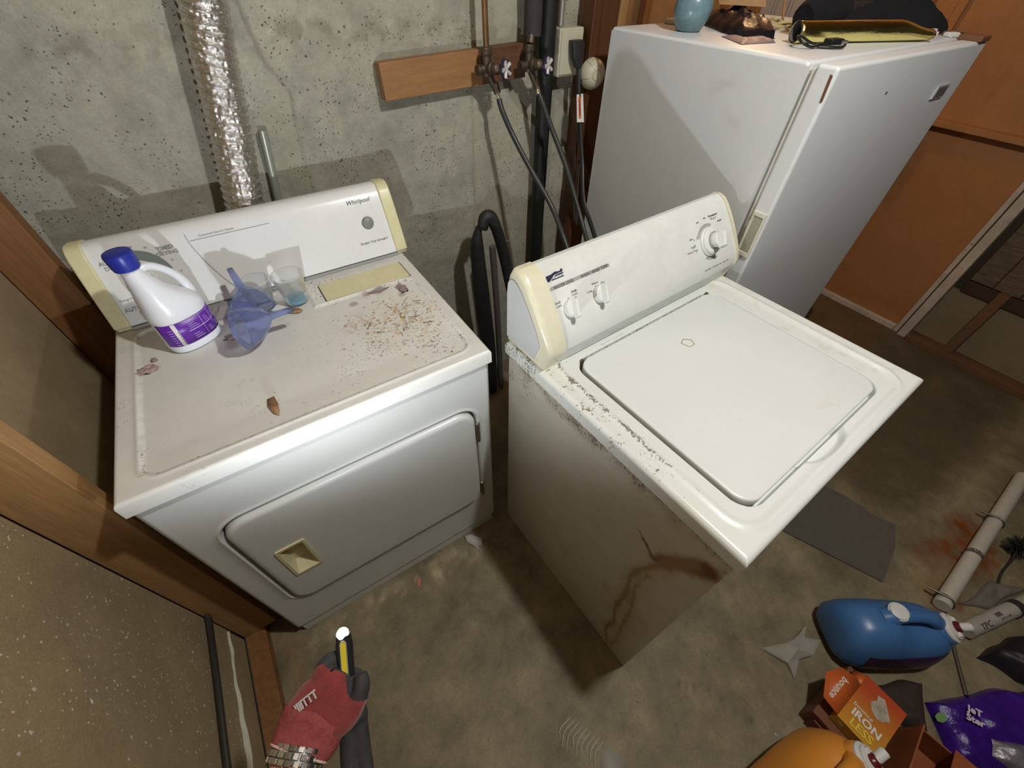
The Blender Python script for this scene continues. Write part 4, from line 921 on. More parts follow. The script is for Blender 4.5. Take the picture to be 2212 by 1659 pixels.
    if xv.dot(CR) < 0: xv = -xv
    bk = mat('torch_black', (.018, .018, .02), .3)
    bm = BM(); loft(bm, [ring(ax*z, xv, yv, a*1.0, b, n=24, e=3.4) for z, a, b in ((-.080, .008, .006), (-.078, .0098, .0078), (-.012, .0102, .0082), (-.006, .0090, .0080), (0, .0084, .0078))]); obj('torch_body', bm, bk, tt, angle=40)
    bm = BM(); prism(bm, rrect(-.0034, .0034, -.046, -.006, .0034, 6), .0080, .0092, lambda u, v, w: xv*(u+.0022)+ax*v+yv*w); s_ = obj('light_strip', bm, mat('yellow_cob_strip', (.78, .62, .05), .35), tt, label='yellow light strip')
    Q = rrect(-.0041, .0041, -.047, -.005, .0041, 6); bm = BM(); P = [xv*(u+.0022)+ax*v+yv*.0086 for u, v in Q]; tube(bm, P+[P[0]], .0006, n=6, sm=0); obj('strip_bezel', bm, mat('grey_bezel', (.35, .35, .34), .3), tt)
    bm = BM(); lathe(bm, [(.0078, 0), (.0080, .002), (.0072, .005), (.005, .0075), (0, .0085)], axis=ax, n=24); obj('torch_lens', bm, mat('lit_lens', (1, 1, 1), .3, emit=((.90, .96, 1, 1), 22)), tt, label='glowing white lens')
    bm = BM(); box(bm, -.0015, .0015, -.001, .001, -.020, .020); obj('clip', bm, bk, tt, loc=xv*-.0125-ax*.045); tt.children[-1].rotation_euler = ax.to_track_quat('Z', 'Y').to_euler()
    # second glove dangling below the hand
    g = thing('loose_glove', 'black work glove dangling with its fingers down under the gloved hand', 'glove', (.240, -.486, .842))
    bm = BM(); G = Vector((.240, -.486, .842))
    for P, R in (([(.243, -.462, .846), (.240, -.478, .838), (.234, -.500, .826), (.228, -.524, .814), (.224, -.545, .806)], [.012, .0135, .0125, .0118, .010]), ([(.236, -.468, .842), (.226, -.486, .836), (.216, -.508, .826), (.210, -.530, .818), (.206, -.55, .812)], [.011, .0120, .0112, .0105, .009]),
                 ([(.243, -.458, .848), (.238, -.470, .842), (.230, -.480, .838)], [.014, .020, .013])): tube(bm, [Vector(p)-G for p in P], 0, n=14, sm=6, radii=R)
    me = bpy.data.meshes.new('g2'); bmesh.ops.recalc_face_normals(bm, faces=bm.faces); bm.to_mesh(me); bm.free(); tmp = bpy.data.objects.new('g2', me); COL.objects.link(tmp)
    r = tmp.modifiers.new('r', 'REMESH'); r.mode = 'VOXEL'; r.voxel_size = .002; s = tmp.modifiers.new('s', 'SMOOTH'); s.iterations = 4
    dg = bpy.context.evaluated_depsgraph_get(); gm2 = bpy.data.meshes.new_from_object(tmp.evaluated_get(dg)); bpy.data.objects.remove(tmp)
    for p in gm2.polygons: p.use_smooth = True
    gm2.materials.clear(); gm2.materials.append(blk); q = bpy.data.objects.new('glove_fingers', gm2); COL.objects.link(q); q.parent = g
build_hand()

# ---------------------------------------------------------------- on the freezer
def build_freezer_top():
    Z = 1.3965
    t = thing('blue_jar', 'squat frosted jar of blue beads with a periwinkle screw lid on the freezer', 'jar', (1.656, .402, Z)); t.scale = (.98, .98, .93)
    bm = BM(); lathe(bm, [(.0, 0), (.030, .0), (.036, .004), (.049, .030), (.053, .055), (.048, .080), (.038, .094), (.036, .098), (0, .098)], n=36); obj('jar_body', bm, mat('frosted_blue_glass', (.145, .235, .275), .25, var=.15, vscale=120, spec=.6), t, angle=50)
    bm = BM(); lathe(bm, [(.040, .098), (.044, .100), (.044, .122), (.040, .126), (0, .126)], n=36); obj('jar_lid', bm, mat('periwinkle_lid', (.20, .30, .62), .4), t, angle=40)
    bm = BM(); lathe(bm, [(.036, 0), (.038, .003), (.038, .008), (.035, .010), (0, .010)], n=32); o = obj('white_disc', bm, mat('white_plastic', (.66, .65, .61), .4), angle=40); o.location = (1.765, .54, Z); tag(o, 'flat white disc lid lying behind the blue jar', 'disc')
    def crumple(name, lab, cat, P, hgt, m, seed, sub=24, amp=.012, fz=25, edge=.25):
        """sheet with outline P (quad, ccw), domed to hgt, crumpled"""
        a, b, c, d = [Vector((p[0], p[1], 0)) for p in P]; o_ = (a+b+c+d)/4; bm = BM()
        def fn(u, v):
            p = (a*(1-u)+b*u)*(1-v)+(d*(1-u)+c*u)*v-o_; e = min(1, min(u, 1-u, v, 1-v)/edge); n = noise.noise(Vector((p.x*fz, p.y*fz, seed))); n2 = noise.noise(Vector((p.x*fz*3, p.y*fz*3, seed+5)))
            w = noise.noise(Vector((p.x*fz*.7+9, p.y*fz*.7, seed+3)))*amp*1.2
            return (p.x+w, p.y+w, max(.001, hgt*sqrt(e)*(1+.35*n)+amp*(abs(n)*1.3+.5*n2)*e))
        grid(bm, lines(0, 1, sub), lines(0, 1, sub), fn, back=lambda u, v: (*fn(u, v)[:2], 0.0003))
        q = obj(name, bm, m, angle=28); q.location = (o_.x, o_.y, Z); tag(q, lab, cat); return q
    blk = mat('black_film', (.012, .010, .014), .22, bump=.5, bscale=40, bdist=.004); 
    o = crumple('black_plastic_bag', 'shiny black plastic bag heaped on the freezer beside the blue jar', 'bag', [(1.65, .215), (1.75, .185), (1.97, .40), (1.86, .56)], .038, blk, 1, amp=.012)
    o = crumple('kraft_sheet', 'flat tan card lying on the black bag behind the blue jar', 'card', [(1.82, .40), (1.90, .30), (2.04, .40), (1.96, .52)], .004, mat('kraft_card_lit', (.33, .20, .10), .7, var=.15, vscale=20), 2, amp=.004); o.location.z = Z+.056; o.location.x -= .03; o.location.y += .02; o.rotation_euler = (.05, -.04, 0)
    o = crumple('purple_packet', 'flat dusty purple packet at the near edge of the freezer top', 'packet', [(1.585, .170), (1.69, .145), (1.79, .235), (1.655, .285)], .006, mat('dusty_purple', (.20, .145, .17), .5, var=.3, vscale=60), 3, amp=.004)
    # gold foil roll
    a, b = Vector((1.715, .118, Z+.0225)), Vector((2.098, -.030, Z+.0225)); t = thing('gold_foil_roll', 'roll of shiny gold foil lying along the freezer top', 'foil roll', a)
    gold = mat('gold_foil', (.86, .76, .30), .14, 1, bump=.35, bscale=22, bdist=.004, stretch=(1, 1, 4)); x, y, d = frame_of(b-a); L = (b-a).length; rings = []
    for i in range(34):
        f = i/33; flat = 1-.45*sst(.72, 1, f); r_ = .0215; rings.append([d*L*f+x*cos(2*pi*k/36)*r_*(1+.12*(1-flat))*(1+.05*noise.noise(Vector((f*9, k*.3, 0))))+y*sin(2*pi*k/36)*r_*(1 if flat > .99 else flat)-Vector((0, 0, (1-flat)*.020))*(0 if flat > .99 else 1) for k in range(36)])
    for rr in rings:
        for p in rr: p.z = max(p.z, -.0220)
    bm = BM(); loft(bm, rings, cap=False); obj('foil', bm, gold, t, angle=50, solid=.0006)
    bm = BM(); lathe(bm, [(.0195, 0), (.0195, L*.7), (.0185, L*.7), (.0185, 0)], axis=d, cap=False, n=32); obj('core_tube', bm, mat('grey_core', (.10, .09, .10), .6), t, angle=50)
    # short black usb cable
    t = thing('charging_cable', 'short black cable looped beside its flat connector in front of the gold roll', 'cable', (1.690, .050, Z), -.30); t.scale = (.78, .78, .78); bc = mat('cable_black', (.012, .012, .012), .35)
    bm = BM(); tube(bm, [(.075, .018, .006), (.03, .035, .008), (-.005, .045, .022), (-.035, .035, .026), (-.040, .005, .016), (-.010, -.008, .005), (.025, -.004, .010), (.060, .002, .006)], .0038, n=10); obj('cable_loop', bm, bc, t)
    bm = BM(); tube(bm, [(.02, .0, .004), (.05, -.022, .004), (.085, -.030, .005), (.108, -.018, .008)], .0042, n=10); obj('cable_end', bm, bc, t)
    obj('connector', box(BM(), .062, .112, -.008, .026, .006, .022), bc, t, bevel=.004); obj('plug_tip', box(BM(), .100, .124, -.010, .010, .008, .018), mat('plug_steel', (.55, .55, .57), .25, 1), t, bevel=.001)
    # black cloth
    fleece = mat('black_fleece', (.005, .005, .007), .95, bump=1, bscale=160, bdist=.004)
    o = crumple('black_garment', 'rumpled black fleece garment lying behind the gold foil roll', 'garment', [(1.92, .135), (2.32, -.005), (2.38, .10), (1.98, .26)], .078, fleece, 4, sub=40, amp=.016, fz=14, edge=.35)
    bm = BM(); tube(bm, [(1.845, .185, Z+.036), (1.88, .18, Z+.045), (1.94, .17, Z+.050), (1.98, .16, Z+.048)], .030, n=14, radii=[.032, .042, .040, .034]); q = obj('garment_fold', bm, fleece); q.parent = o; q.matrix_parent_inverse = Matrix.Translation(-o.location)
    # cord coil
    t = thing('tan_cord_coil', 'coil of tan cord lying on the black bag', 'cord', (1.99, .33, Z+.003)); cm = mat('tan_cord', (.50, .40, .20), .7); bm = BM()
    P = [(.055*cos(a*.5)+.012*(a*.5/pi)-.05, .040*sin(a*.5)-.010*(a*.5/pi)+.01, .010+.006*sin(a*1.3)) for a in range(0, 62)]; tube(bm, P, .0040, n=8, sm=2); obj('coil', bm, cm, t)
    bm = BM(); tube(bm, [(.04, .02, .01), (.075, .06, .06), (.11, .10, .13), (.14, .13, .20)], .004, n=8); obj('cord_end', bm, mat('copper_cord', (.50, .28, .12), .4, .3), t)
    # odds and ends by the far corner
    wh = mat('white_chip', (.66, .65, .62), .5)
    for i, (x, y, a, lab, m) in enumerate(((2.245, .015, .3, 'small white plastic block behind the gold roll end', wh), (2.262, -.028, -.4, 'small white crinkled clip near the freezer front corner', wh))):
        t = thing('plastic_piece', lab, 'scrap', (x, y, Z), a); obj('piece', box(BM(), -.018, .018, -.010, .010, 0, .014-.004*i), m, t, bevel=.003)
        for k in range(3): obj('tooth', box(BM(), -.016+.012*k, -.009+.012*k, -.016, -.009, 0, .008), m, t, bevel=.001)
    o = obj('brown_stick', tube(BM(), [(2.27, -.005, Z+.006), (2.32, -.03, Z+.007), (2.375-.10, -.07, Z+.006)], .0045, n=8), mat('stick_brown', (.16, .08, .04), .7)); tag(o, 'short brown stick lying at the freezer top corner', 'stick')
    t = thing('ribbed_screen', 'pale grey ribbed panel leaning on the orange wall beyond the freezer', 'panel', (3.33, .58, 0)); gp = mat('grey_panel', (.36, .35, .36), .6)
    obj('backing', box(BM(), .03, .05, 0, .72, 0, 2.0), gp, t)
    for k in range(8): obj('slat', box(BM(), .012, .03, .01+.09*k, .075+.09*k, 0.0, 2.0), gp, t, bevel=.004)
build_freezer_top()

# ---------------------------------------------------------------- on the floor
def build_floor_items():
    def jug(lab, m, org, rz, label_m, capm):
        t = thing('detergent_jug', lab, 'jug', org, rz)
        X = Vector((1, 0, 0)); Y, Zv = Vector((0, 1, 0)), Vector((0, 0, 1)); bm = BM(); L = .34
        prof = [(0, .045, .045, .085), (.006, .060, .065, .090), (.025, .076, .083, .098), (.06, .084, .093, .104), (.11, .086, .097, .106), (.135, .085, .094, .103), (.160, .084, .084, .092), (.20, .083, .080, .088), (.25, .080, .080, .087), (.275, .076, .084, .089), (.298, .068, .078, .084), (.315, .058, .060, .085), (.325, .046, .046, .088)]
        rg = [ring((x, 0, cz), Y, Zv, w_, h_, n=40, e=3.0) for x, w_, h_, cz in prof]
        for r_ in rg:
            for p in r_: p.y *= 1.30-.60*(max(p.z, 0)/.2)**1.3
        loft(bm, rg); b = obj('jug_body', bm, m, t, angle=60)
        bm = BM(); tube(bm, [(.105, .012, .182), (.130, .014, .196), (.165, .014, .203), (.215, .013, .199), (.255, .008, .186), (.290, .004, .150)], .018, n=16, radii=[.030, .024, .019, .018, .022, .030], flat=.85); obj('handle', bm, m, t)
        bm = BM(); lathe(bm, [(.027, -.014), (.025, .0)], org=(.140, .022, .206), axis=(-.12, .02, 1), n=32); obj('filler_neck', bm, m, t, angle=40)
        bm = BM(); lathe(bm, [(.0265, 0), (.0265, .006), (.0245, .007), (.0238, .0065), (.0234, .011), (.0215, .012), (0, .012)], org=(.140, .022, .206), axis=(-.12, .02, 1), n=36); obj('filler_cap', bm, capm, t, angle=40, label='round white filler cap')
        ax = Vector((.50, -.10, .86)).normalized(); o = Vector((.302, -.006, .158)); x_, y_, d_ = frame_of(ax)
        bm = BM(); lathe(bm, [(.048, -.045), (.046, -.01), (.043, .004), (.038, .008)], org=o, axis=ax, n=32); obj('neck', bm, m, t, angle=40)
        bm = BM(); lathe(bm, [(.036, .006), (.040, .008), (.040, .013), (.037, .015), (.032, .016), (.032, .022), (.028, .024), (0, .024)], org=o, axis=ax, n=36); sp = obj('press_tap', bm, capm, t, angle=40, label='white press tap with a dark red button')
        bm = BM(); lathe(bm, [(.016, .022), (.0155, .030), (.011, .035), (0, .036)], org=o, axis=ax, n=24); obj('tap_button', bm, mat('dark_red_button', (.12, .010, .012), .3), sp)
        bm = BM(); cyl(bm, o+ax*.024+Vector((0, -.004, 0))*0+y_*-.0, o+ax*.030+X*.034, .011, .012, n=16); obj('tap_nozzle', bm, capm, sp)
        for s in (-1, 1): bm = BM(); hexa(bm, [o+ax*.022+x_*s*.014-y_*.006, o+ax*.022+x_*s*.028-y_*.006, o+ax*.022+x_*s*.028+y_*.012, o+ax*.022+x_*s*.014+y_*.012, o+ax*.030+x_*s*.014-y_*.004, o+ax*.030+x_*s*.026-y_*.004, o+ax*.030+x_*s*.026+y_*.010, o+ax*.030+x_*s*.014+y_*.010]); obj('tap_wing', bm, capm, sp, bevel=.002)
        for s in ((-1,) if label_m else ()):
            bm = BM(); pts = []; us = lines(.050, .300, 16); vs = lines(.022, .125, 8)
            def fy(x):
                for (x0, w0, *_), (x1, w1, *_) in zip(prof, prof[1:]):
                    if x0 <= x <= x1: return w0+(w1-w0)*(x-x0)/(x1-x0)
                return .07
            def cz(x):
                for p, q in zip(prof, prof[1:]):
                    if p[0] <= x <= q[0]: f = (x-p[0])/(q[0]-p[0]); return p[3]+(q[3]-p[3])*f, p[2]+(q[2]-p[2])*f
                return .09, .08
            def fl(x, z):
                c, h = cz(x); return (x, s*(fy(x)*(1.30-.60*(z/.2)**1.3)*max(0, 1-abs((z-c)/h)**3)**(1/3)+.0012), z)
            grid(bm, us, vs, fl); obj('jug_label', bm, label_m, t)
        return t
    white = mat('tap_white', (.68, .67, .65), .35)
    jug('blue laundry detergent jug with white press tap lying flat on the floor', mat('blue_jug_plastic', (.055, .155, .36), .34, bump=.15, bscale=120, bdist=.0006), (1.425, -.918, .0), -.585, mat('dark_plum_label', (.045, .018, .045), .35, var=.4, vscale=30), white)
    jug('orange laundry detergent jug with white press tap cut off by the bottom of the picture', mat('orange_jug_plastic', (.66, .26, .035), .36, bump=.15, bscale=120, bdist=.0006), (.823, -1.058, .047), -.10, None, white)
    # dryer-sheet carton
    t = thing('dryer_sheet_box', 'orange bounce dryer sheet carton with its end flap open, lying on a dark brown base', 'box', (1.204, -1.134, .085))
    om = mat('orange_carton', (.55, .115, .022), .45, var=.1, vscale=8); ym = mat('yellow_carton_edge', (.60, .33, .04), .45)
    # face colour runs yellow-orange to red: painted print on the card
    bm = BM(); us = lines(0, .162, 20); vs = lines(0, .104, 12)
    grid(bm, us, vs, lambda u, v: (u, v, .045), lambda u, v: mixc((1.05, 2.4, 1.3), (.80, .55, .8), min(1, max(0, u/.135+.15*(v/.104)-.1))), back=lambda u, v: (u, v, .0005))
    f = obj('carton', bm, mat('printed_carton', (.55, .115, .022), .42, attr='dirt', var=.05), t, angle=30)
    obj('carton_edge', box(BM(), -.0012, .0, .0, .104, .001, .045), ym, t)
    hole = .104
    bm = BM(); A = [(.006, .104, .045), (.156, .104, .045), (.162, .150, .052), (.120, .160, .054), (.010, .165, .056)]
    bm.faces.new([bm.verts.new(p) for p in [(.0, .1045, .045), (.120, .1045, .045), (.128, .120, .048), (.112, .160, .055), (.060, .178, .058), (.002, .150, .053)]]); fl = obj('end_flap', bm, om, t, solid=.0008)
    bm = BM(); bm.faces.new([bm.verts.new(p) for p in [(.122, .1045, .045), (.162, .1045, .044), (.160, .128, .020), (.128, .126, .026)]]); obj('tuck_flap', bm, om, t, solid=.0008)
    yl = mat('print_yellow', (.72, .55, .06), .45); wt = mat('print_white', (.74, .72, .68), .45)
    text('bounce', .017, wt, t, (.066, .070, .0462), (0, -1, 0), (1, 0, 0), off=.0004, shear=.1); text('IRON', .030, wt, t, (.045, .052, .0462), (0, -1, 0), (1, 0, 0), off=.0004, bold=.0008); text('LESS', .030, yl, t, (.018, .052, .0462), (0, -1, 0), (1, 0, 0), off=.0004, bold=.0008)
    text('120', .010, wt, t, (-.0013, .085, .024), (0, -1, 0), (0, 0, 1), off=.0003)
    n = Vector((0, -.010, .070)); text('bounce', .026, wt, t, (.058, .137, .0512), (-1, 0, 0), (0, -.98, -.18), off=.0008, bold=.0004)
    plate('printed_cloth', [(0, 0), (.018, -.012), (.040, .004), (.058, .020), (.052, .036), (.038, .030), (.022, .040), (.004, .030), (-.006, .012)], mat('printed_cloth', (.42, .37, .30), .6, var=.35, vscale=40), t, (.086, .030, .0454), (1, 0, 0), (0, 1, 0), th=.0005)
    t = thing('shaded_carton_base', 'brown base under the orange dryer sheet carton, coloured as its shaded lower side', 'box', (1.180, -1.150, 0)); bc = mat('shaded_card_brown', (.16, .060, .030), .7, var=.2, vscale=8)  # dark brown colour stands for the shaded lower side of the orange carton
    obj('carton', box(BM(), 0, .20, 0, .150, 0, .083), bc, t, bevel=.002); obj('carton_flap', box(BM(), -.006, -.001, .02, .13, 0, .06), bc, t, bevel=.001)
    t = thing('open_carton', 'reddish brown open carton with a tan flap, right of the orange jug', 'box', (1.215, -1.360, 0), .15); rb = mat('red_brown_card', (.30, .085, .028), .55, var=.2, vscale=10)
    for n_, b in (('side', (0, .004, 0, .16, 0, .12)), ('side', (.196, .20, 0, .16, 0, .10)), ('side', (0, .20, 0, .004, 0, .12)), ('side', (0, .20, .156, .16, 0, .12)), ('base', (.004, .196, .004, .156, 0, .004))): obj(n_, box(BM(), *b), rb, t)
    bm = BM(); hexa(bm, [(.0, .0, .119), (.20, 0, .119), (.20, .09, .122), (0, .09, .122), (.0, .0, .121), (.20, 0, .121), (.20, .09, .124), (0, .09, .124)]); obj('top_flap', bm, rb, t)
    bm = BM(); hexa(bm, [(.11, .02, .128), (.205, .0, .118), (.21, .012, .118), (.115, .032, .128), (.11, .02, .130), (.205, 0, .120), (.21, .012, .120), (.115, .032, .130)]); obj('tan_edge', bm, mat('tan_edge', (.42, .32, .22), .6), t)
    obj('white_insert', box(BM(), .07, .11, .075, .115, .126, .130), mat('white_insert', (.60, .60, .58), .5), t)
    bm = BM(); tube(bm, [(.03, .05, .126), (.05, .085, .127), (.085, .09, .127), (.09, .06, .127)], .006, n=8, flat=.4); obj('printed_swirl', bm, mat('ochre_print', (.40, .22, .05), .5), t)
    def heap(name, lab, cat, P, hgt, m, seed, sub=30, amp=.02, fz=14, edge=.3, z=0):
        a, b, c, d = [Vector((p[0], p[1], 0)) for p in P]; o_ = (a+b+c+d)/4; bm = BM()
        def fn(u, v):
            p = (a*(1-u)+b*u)*(1-v)+(d*(1-u)+c*u)*v-o_; e = min(1, min(u, 1-u, v, 1-v)/edge); n = noise.noise(Vector((p.x*fz, p.y*fz, seed))); n2 = noise.noise(Vector((p.x*fz*3, p.y*fz*3, seed+5)))
            w = noise.noise(Vector((p.x*fz*.7+9, p.y*fz*.7, seed+3)))*amp*1.5
            return (p.x+w, p.y+w, max(.001, hgt*sqrt(max(0, e*(2-e)))*(1+.3*n)+amp*(abs(n)+.4*n2)*e))
        grid(bm, lines(0, 1, sub), lines(0, 1, sub), fn, back=lambda u, v: (*fn(u, v)[:2], 0.0005))
        q = obj(name, bm, m, angle=30); q.location = (o_.x, o_.y, z); tag(q, lab, cat); return q
    heap('brown_paper_bag', 'dark brown paper bag slumped between the orange carton and the purple packet', 'bag', [(1.395, -1.045), (1.40, -1.175), (1.44, -1.235), (1.58, -1.165)], .03, mat('dark_paper', (.045, .028, .022), .8, var=.3, vscale=10), 2, amp=.008)
    # purple refill packet
    pp = heap('purple_packet', 'glossy purple refill packet with a clear window at the lower right corner', 'packet', [(1.535, -1.190), (1.450, -1.290), (1.62, -1.55), (1.82, -1.35)], .050, mat('glossy_purple_film', (.045, .010, .20), .16, var=.35, vscale=12, bump=.8, bscale=35, bdist=.004), 3, amp=.012)
    w2 = heap('window', '', '', [(1.560, -1.285), (1.515, -1.320), (1.60, -1.50), (1.67, -1.43)], .064, mat('clear_window_film', (.24, .23, .25), .12, .2, var=.3, vscale=25, bump=1, bscale=30, bdist=.004), 4, amp=.010)
    l0 = w2.location.copy()
    for k in ('label', 'category'): 
        if k in w2.keys(): del w2[k]
    w2.parent = pp; w2.location = l0-pp.location+Vector((0, 0, .0)); w2['label'] = 'clear grey window'
    wt2 = mat('packet_white', (.62, .58, .62), .3)
    text('JeT\nSter', .024, wt2, pp, (-.030, .078, .054), (.40, -.85, .1), (.85, .40, .1), off=.008, bold=.0008)
    plate('green_leaf_print', [(0, 0), (.012, .004), (.02, .018), (.010, .030), (-.004, .022), (-.008, .008)], mat('leaf_green', (.16, .32, .12), .4), pp, (-.108, .118, .022), (.3, -.8, 0), (.8, .3, .3), th=.002)
    # kraft tray with purple band, lower left of the jug
    t = thing('kraft_packet', 'tan translucent packet with a purple band, left of the orange jug', 'packet', (1.045, -1.078, 0), -.17); km = mat('tan_film', (.26, .20, .13), .45, var=.2, vscale=20)
    bm = BM(); loft(bm, [[(x, y, z) for x, y in rrect(-.10, .13, -.05, .062, .02)] for z in (0, .035)]+[[(x, y, .045) for x, y in rrect(-.09, .12, -.04, .052, .02)]]); obj('packet', bm, km, t, angle=50)
    obj('purple_band', box(BM(), -.10, .11, .040, .060, .036, .0462), mat('dark_purple_band', (.070, .020, .085), .4, var=.4, vscale=60), t, bevel=.003)
    text('oro', .026, mat('packet_letters', (.40, .36, .28), .5), t, (-.02, .018, .0456), (-.85, 0, 0), (0, -1, 0), off=.0004, bold=.0008)
    # clear film scrap
    film = mat('milky_film', (.66, .64, .60), .3, trans=.3, ior=1.1, alpha=.38, bump=.6, bscale=60)
    bm = BM(); V = [(1.233, -.834, .004), (1.300, -.868, .030), (1.345, -.878, .022), (1.395, -.872, .050), (1.372, -.893, .024), (1.418, -.930, .010), (1.345, -.935, .030), (1.305, -.920, .018), (1.249, -.945, .004), (1.262, -.905, .020), (1.315, -.897, .040)]
    v = [bm.verts.new(p) for p in V]
    for f_ in ((0, 1, 9), (1, 10, 9), (1, 2, 10), (2, 3, 4), (2, 4, 10), (4, 5, 6), (4, 6, 10), (10, 6, 7), (10, 7, 9), (7, 8, 9)): bm.faces.new([v[i] for i in f_])
    bmesh.ops.subdivide_edges(bm, edges=bm.edges, cuts=3, use_grid_fill=True)
    for p in bm.verts: p.co.z += .004*noise.noise(p.co*40)+.001
    tag(obj('plastic_film', bm, film, angle=20, solid=.0008), 'milky clear plastic film scrap on the floor in front of the blue jug', 'plastic film')
    # ribbed clear plastic
    t = thing('ribbed_plastic_strip', 'flattened strip of clear ribbed plastic glinting on the floor', 'plastic strip', (.60, -.69, 0)); rm = mat('glinting_rib', (.72, .69, .60), .15, .1, trans=.3, alpha=.85, bump=1, bscale=300, bdist=.002)
    a0, a1, b0, b1 = Vector((.606, -.637, 0)), Vector((.649, -.731, 0)), Vector((.530, -.668, 0)), Vector((.588, -.765, 0)); O = Vector((.60, -.69, 0))
    for k in range(9):
        f_ = k/8; p, q = a0.lerp(a1, f_), b0.lerp(b1, f_); m_ = (p+q)/2+Vector((-.006, .010, 0)); q = p.lerp(q, .72+.28*sin(k*2.1)**2)
        bm = BM(); tube(bm, [p-O+Vector((0, 0, .002)), m_-O+Vector((0, 0, .005)), q-O+Vector((0, 0, .002))], .0016, n=6, radii=[.0014, .0022, .0016, .0008]); obj('rib', bm, rm, t)
    bm = BM(); V = [bm.verts.new(p) for p in ((.045, -.042, .003), (.062, -.075, .006), (.075, -.11, .002), (.01, -.12, .003), (.0, -.09, .008), (.02, -.065, .004))]; bm.faces.new(V); obj('torn_end', bm, film, t, solid=.0008)
    # paper and crumb
    bm = BM(); V = [(.600, .012, .012), (.625, .0, .016), (.650, -.030, .010), (.640, -.055, .003), (.628, -.048, .004), (.620, -.065, .002), (.610, -.035, .006), (.596, -.012, .003)]; bm.faces.new([bm.verts.new((a, b-.004, c)) for a, b, c in V]); tag(obj('paper_scrap', bm, mat('dirty_white_paper', (.55, .53, .50), .8), solid=.001), 'torn dirty white paper scrap at the dryer foot by the washer', 'paper')
    bm = BM(); bmesh.ops.create_icosphere(bm, subdivisions=2, radius=1)
    for p in bm.verts: p.co = Vector((p.co.x*.006, p.co.y*.014, abs(p.co.z)*.005))*(1+.3*noise.noise(p.co*3))
    o = obj('pink_crumb', bm, mat('pink_plastic', (.60, .19, .15), .5)); o.location = (.384, -.048, 0); o.rotation_euler = (0, 0, -.5); tag(o, 'small pink crumb on the floor before the dryer', 'crumb')
    # mat
    bm = BM(); P = [(1.60, -.50), (1.789, -.951), (1.96, -.915), (2.06, -.870), (2.03, -.80), (2.02, -.70), (1.98, -.60), (1.90, -.50)]; prism(bm, P, 0.0006, .006, lambda u, v, w: (u, v, w))
    o = obj('ribbed_mat', bm, mat('grey_ribbed_mat', (.135, .122, .098), .9, var=.1, vscale=6, stretch=(1, 1, 1), bump=1, bscale=320, bdist=.003, grain=((.09, .08, .065, 1), 240, .6))); tag(o, 'worn grey textured mat on the floor right of the washer', 'mat')
    bm = BM(); prism(bm, [(3.02+.16*cos(a)*1.2, .19+.11*sin(a)) for a in [2*pi*i/24 for i in range(24)]], .0006, .008, lambda u, v, w: (u, v, w)); tag(obj('dark_floor_patch', bm, mat('dark_patch', (.022, .018, .018), .8)), 'dark round-ended patch on the orange floor past the freezer', 'pad')  # flat dark rounded patch on the hall floor
    # white pipe with clamps
    pv = mat('white_pvc', (.50, .48, .42), .45, var=.1, vscale=6)
    t = thing('white_pipe', 'long white plastic pipe lying on the floor beyond the blue jug', 'pipe', (1.86, -1.095, .026)); d = Vector((.87, .035, .004)); bm = BM(); cyl(bm, (0, 0, 0), d, .0235, n=28); obj('pipe', bm, pv, t, angle=40)
    bm = BM(); cyl(bm, d*.335, d*.355, .0237); lathe(bm, [(.026, 0), (.026, .006)], org=d*.33, axis=d); obj('pipe_seam', bm, mat('seam_grey', (.10, .09, .08), .6), t)
    for f_ in (.03, .60):
        bm = BM(); tube(bm, [d*f_+Vector((.004*cos(a), .0262*cos(a), .0262*sin(a))) for a in [2*pi*i/16 for i in range(17)]], .0030, n=6, sm=0); cyl(bm, d*f_+Vector((0, .0, .027)), d*f_+Vector((-.01, .055, .012)), .004); obj('pipe_clamp', bm, mat('dull_clamp_metal', (.16, .15, .13), .35, .8), t)
    t = thing('printed_pipe', 'grey plastic pipe with printed wording, running right from the tap of the blue jug', 'pipe', (1.84, -1.172, .027)); d = Vector((.42, -.120, 0)); gp = mat('grey_pvc', (.36, .34, .30), .45, var=.1, vscale=8); bm = BM(); cyl(bm, (0, 0, 0), d, .0240, n=28); obj('pipe', bm, gp, t, angle=40)
    bm = BM(); cyl(bm, d*.50, d*.56, .0262, n=28); obj('coupling_band', bm, mat('black_band', (.03, .03, .03), .35), t)
    dn = d.normalized(); up = Vector((-.62, .25, .74)); up = (up-dn*up.dot(dn)).normalized(); wv = dn.cross(up)
    def ptext(s, z, f_, a, mm): 
        nn = (up*cos(a)+wv*sin(a)).normalized(); text(s, z, mm, t, d*f_+nn*.0243, dn, nn.cross(dn), off=.0006)
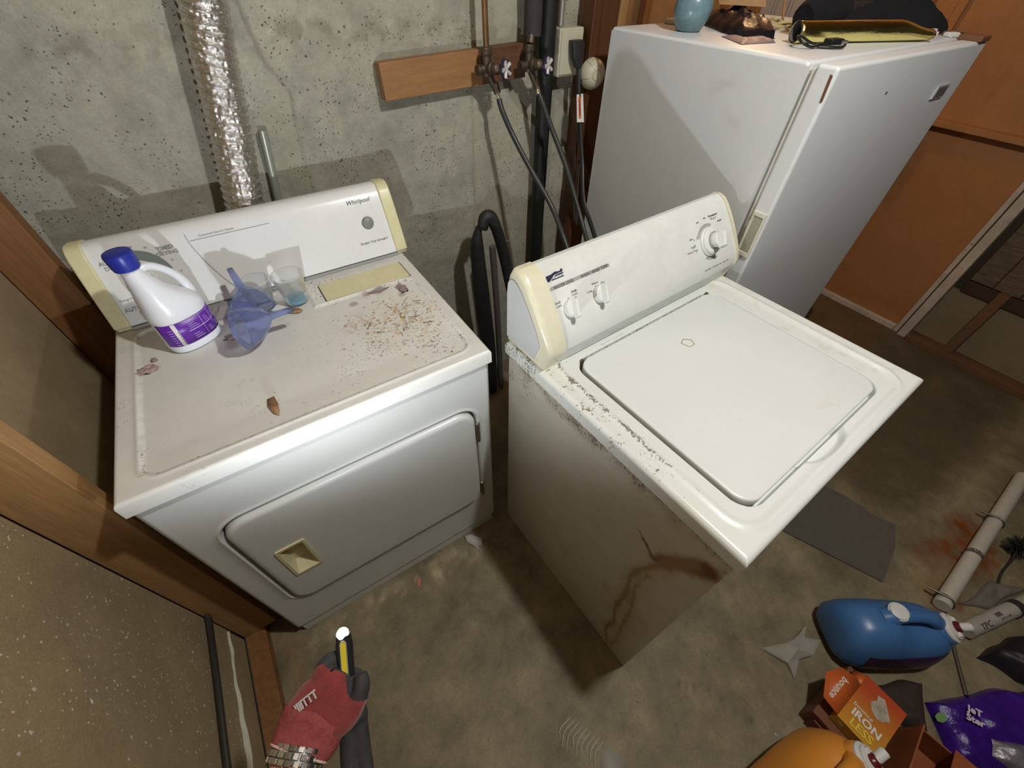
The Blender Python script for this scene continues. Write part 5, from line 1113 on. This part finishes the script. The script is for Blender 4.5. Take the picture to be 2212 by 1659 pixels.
    ptext('TPC', .026, .14, .45, mat('pipe_print', (.05, .05, .05), .6)); ptext('ASTM  D 1785', .008, .34, .5, ink); ptext('ASTM  F 891', .009, .76, .5, ink)
    for f_ in (.30, .70):
        nn = (up*cos(-.1)+wv*sin(-.1)).normalized(); bm = BM(); c = d*f_+nn*.0243; v_ = nn.cross(dn); hexa(bm, [c-dn*.012-v_*.006, c+dn*.012-v_*.006, c+dn*.012+v_*.006, c-dn*.012+v_*.006]+[p+nn*.0012 for p in (c-dn*.012-v_*.006, c+dn*.012-v_*.006, c+dn*.012+v_*.006, c-dn*.012+v_*.006)]); obj('printed_block', bm, mat('block_grey', (.09, .09, .09), .6), t)
    # grey sheet, dark bag, rod, brush
    heap('grey_plastic_sheet', 'crinkled grey plastic sheet behind the printed pipe', 'plastic sheet', [(1.93, -1.135), (2.02, -1.195), (2.22, -1.255), (2.12, -1.165)], .012, mat('grey_sheet', (.16, .15, .13), .3, var=.2, vscale=20), 6, amp=.012)
    heap('black_refuse_bag', 'black plastic refuse bag on the floor between the printed pipe and the purple packet', 'bag', [(1.80, -1.235), (1.83, -1.33), (1.98, -1.43), (2.15, -1.31)], .055, mat('refuse_bag', (.018, .015, .020), .4, bump=.5, bscale=40, bdist=.004), 7, amp=.022)
    tag(obj('metal_rod', cyl(BM(), (1.775, -1.175, .006), (1.655, -1.255, .006), .005, n=10), mat('dull_rod', (.14, .13, .11), .4, .7)), 'thin dull rod on the floor between blue jug and purple packet', 'rod')
    t = thing('floor_brush', 'small black bristle brush with a thin wire handle beside the white pipe', 'brush', (2.33, -1.160, .035)); bm = BM(); random.seed(3)
    for k in range(170):
        v_ = Vector((random.gauss(0, 1), random.gauss(0, 1), random.gauss(0, 1))).normalized(); q = v_*random.uniform(.035, .048); q.z = max(q.z, -.030); cyl(bm, v_*.006, q, .0014, n=4)
    b = obj('bristles', bm, black_rubber, t); b['kind'] = 'stuff'
    bm = BM(); tube(bm, [(0, 0, 0), (-.06, -.01, -.012), (-.14, -.012, -.026), (-.21, -.022, -.029)], .0038, n=8); obj('handle', bm, black_rubber, t)
build_floor_items()
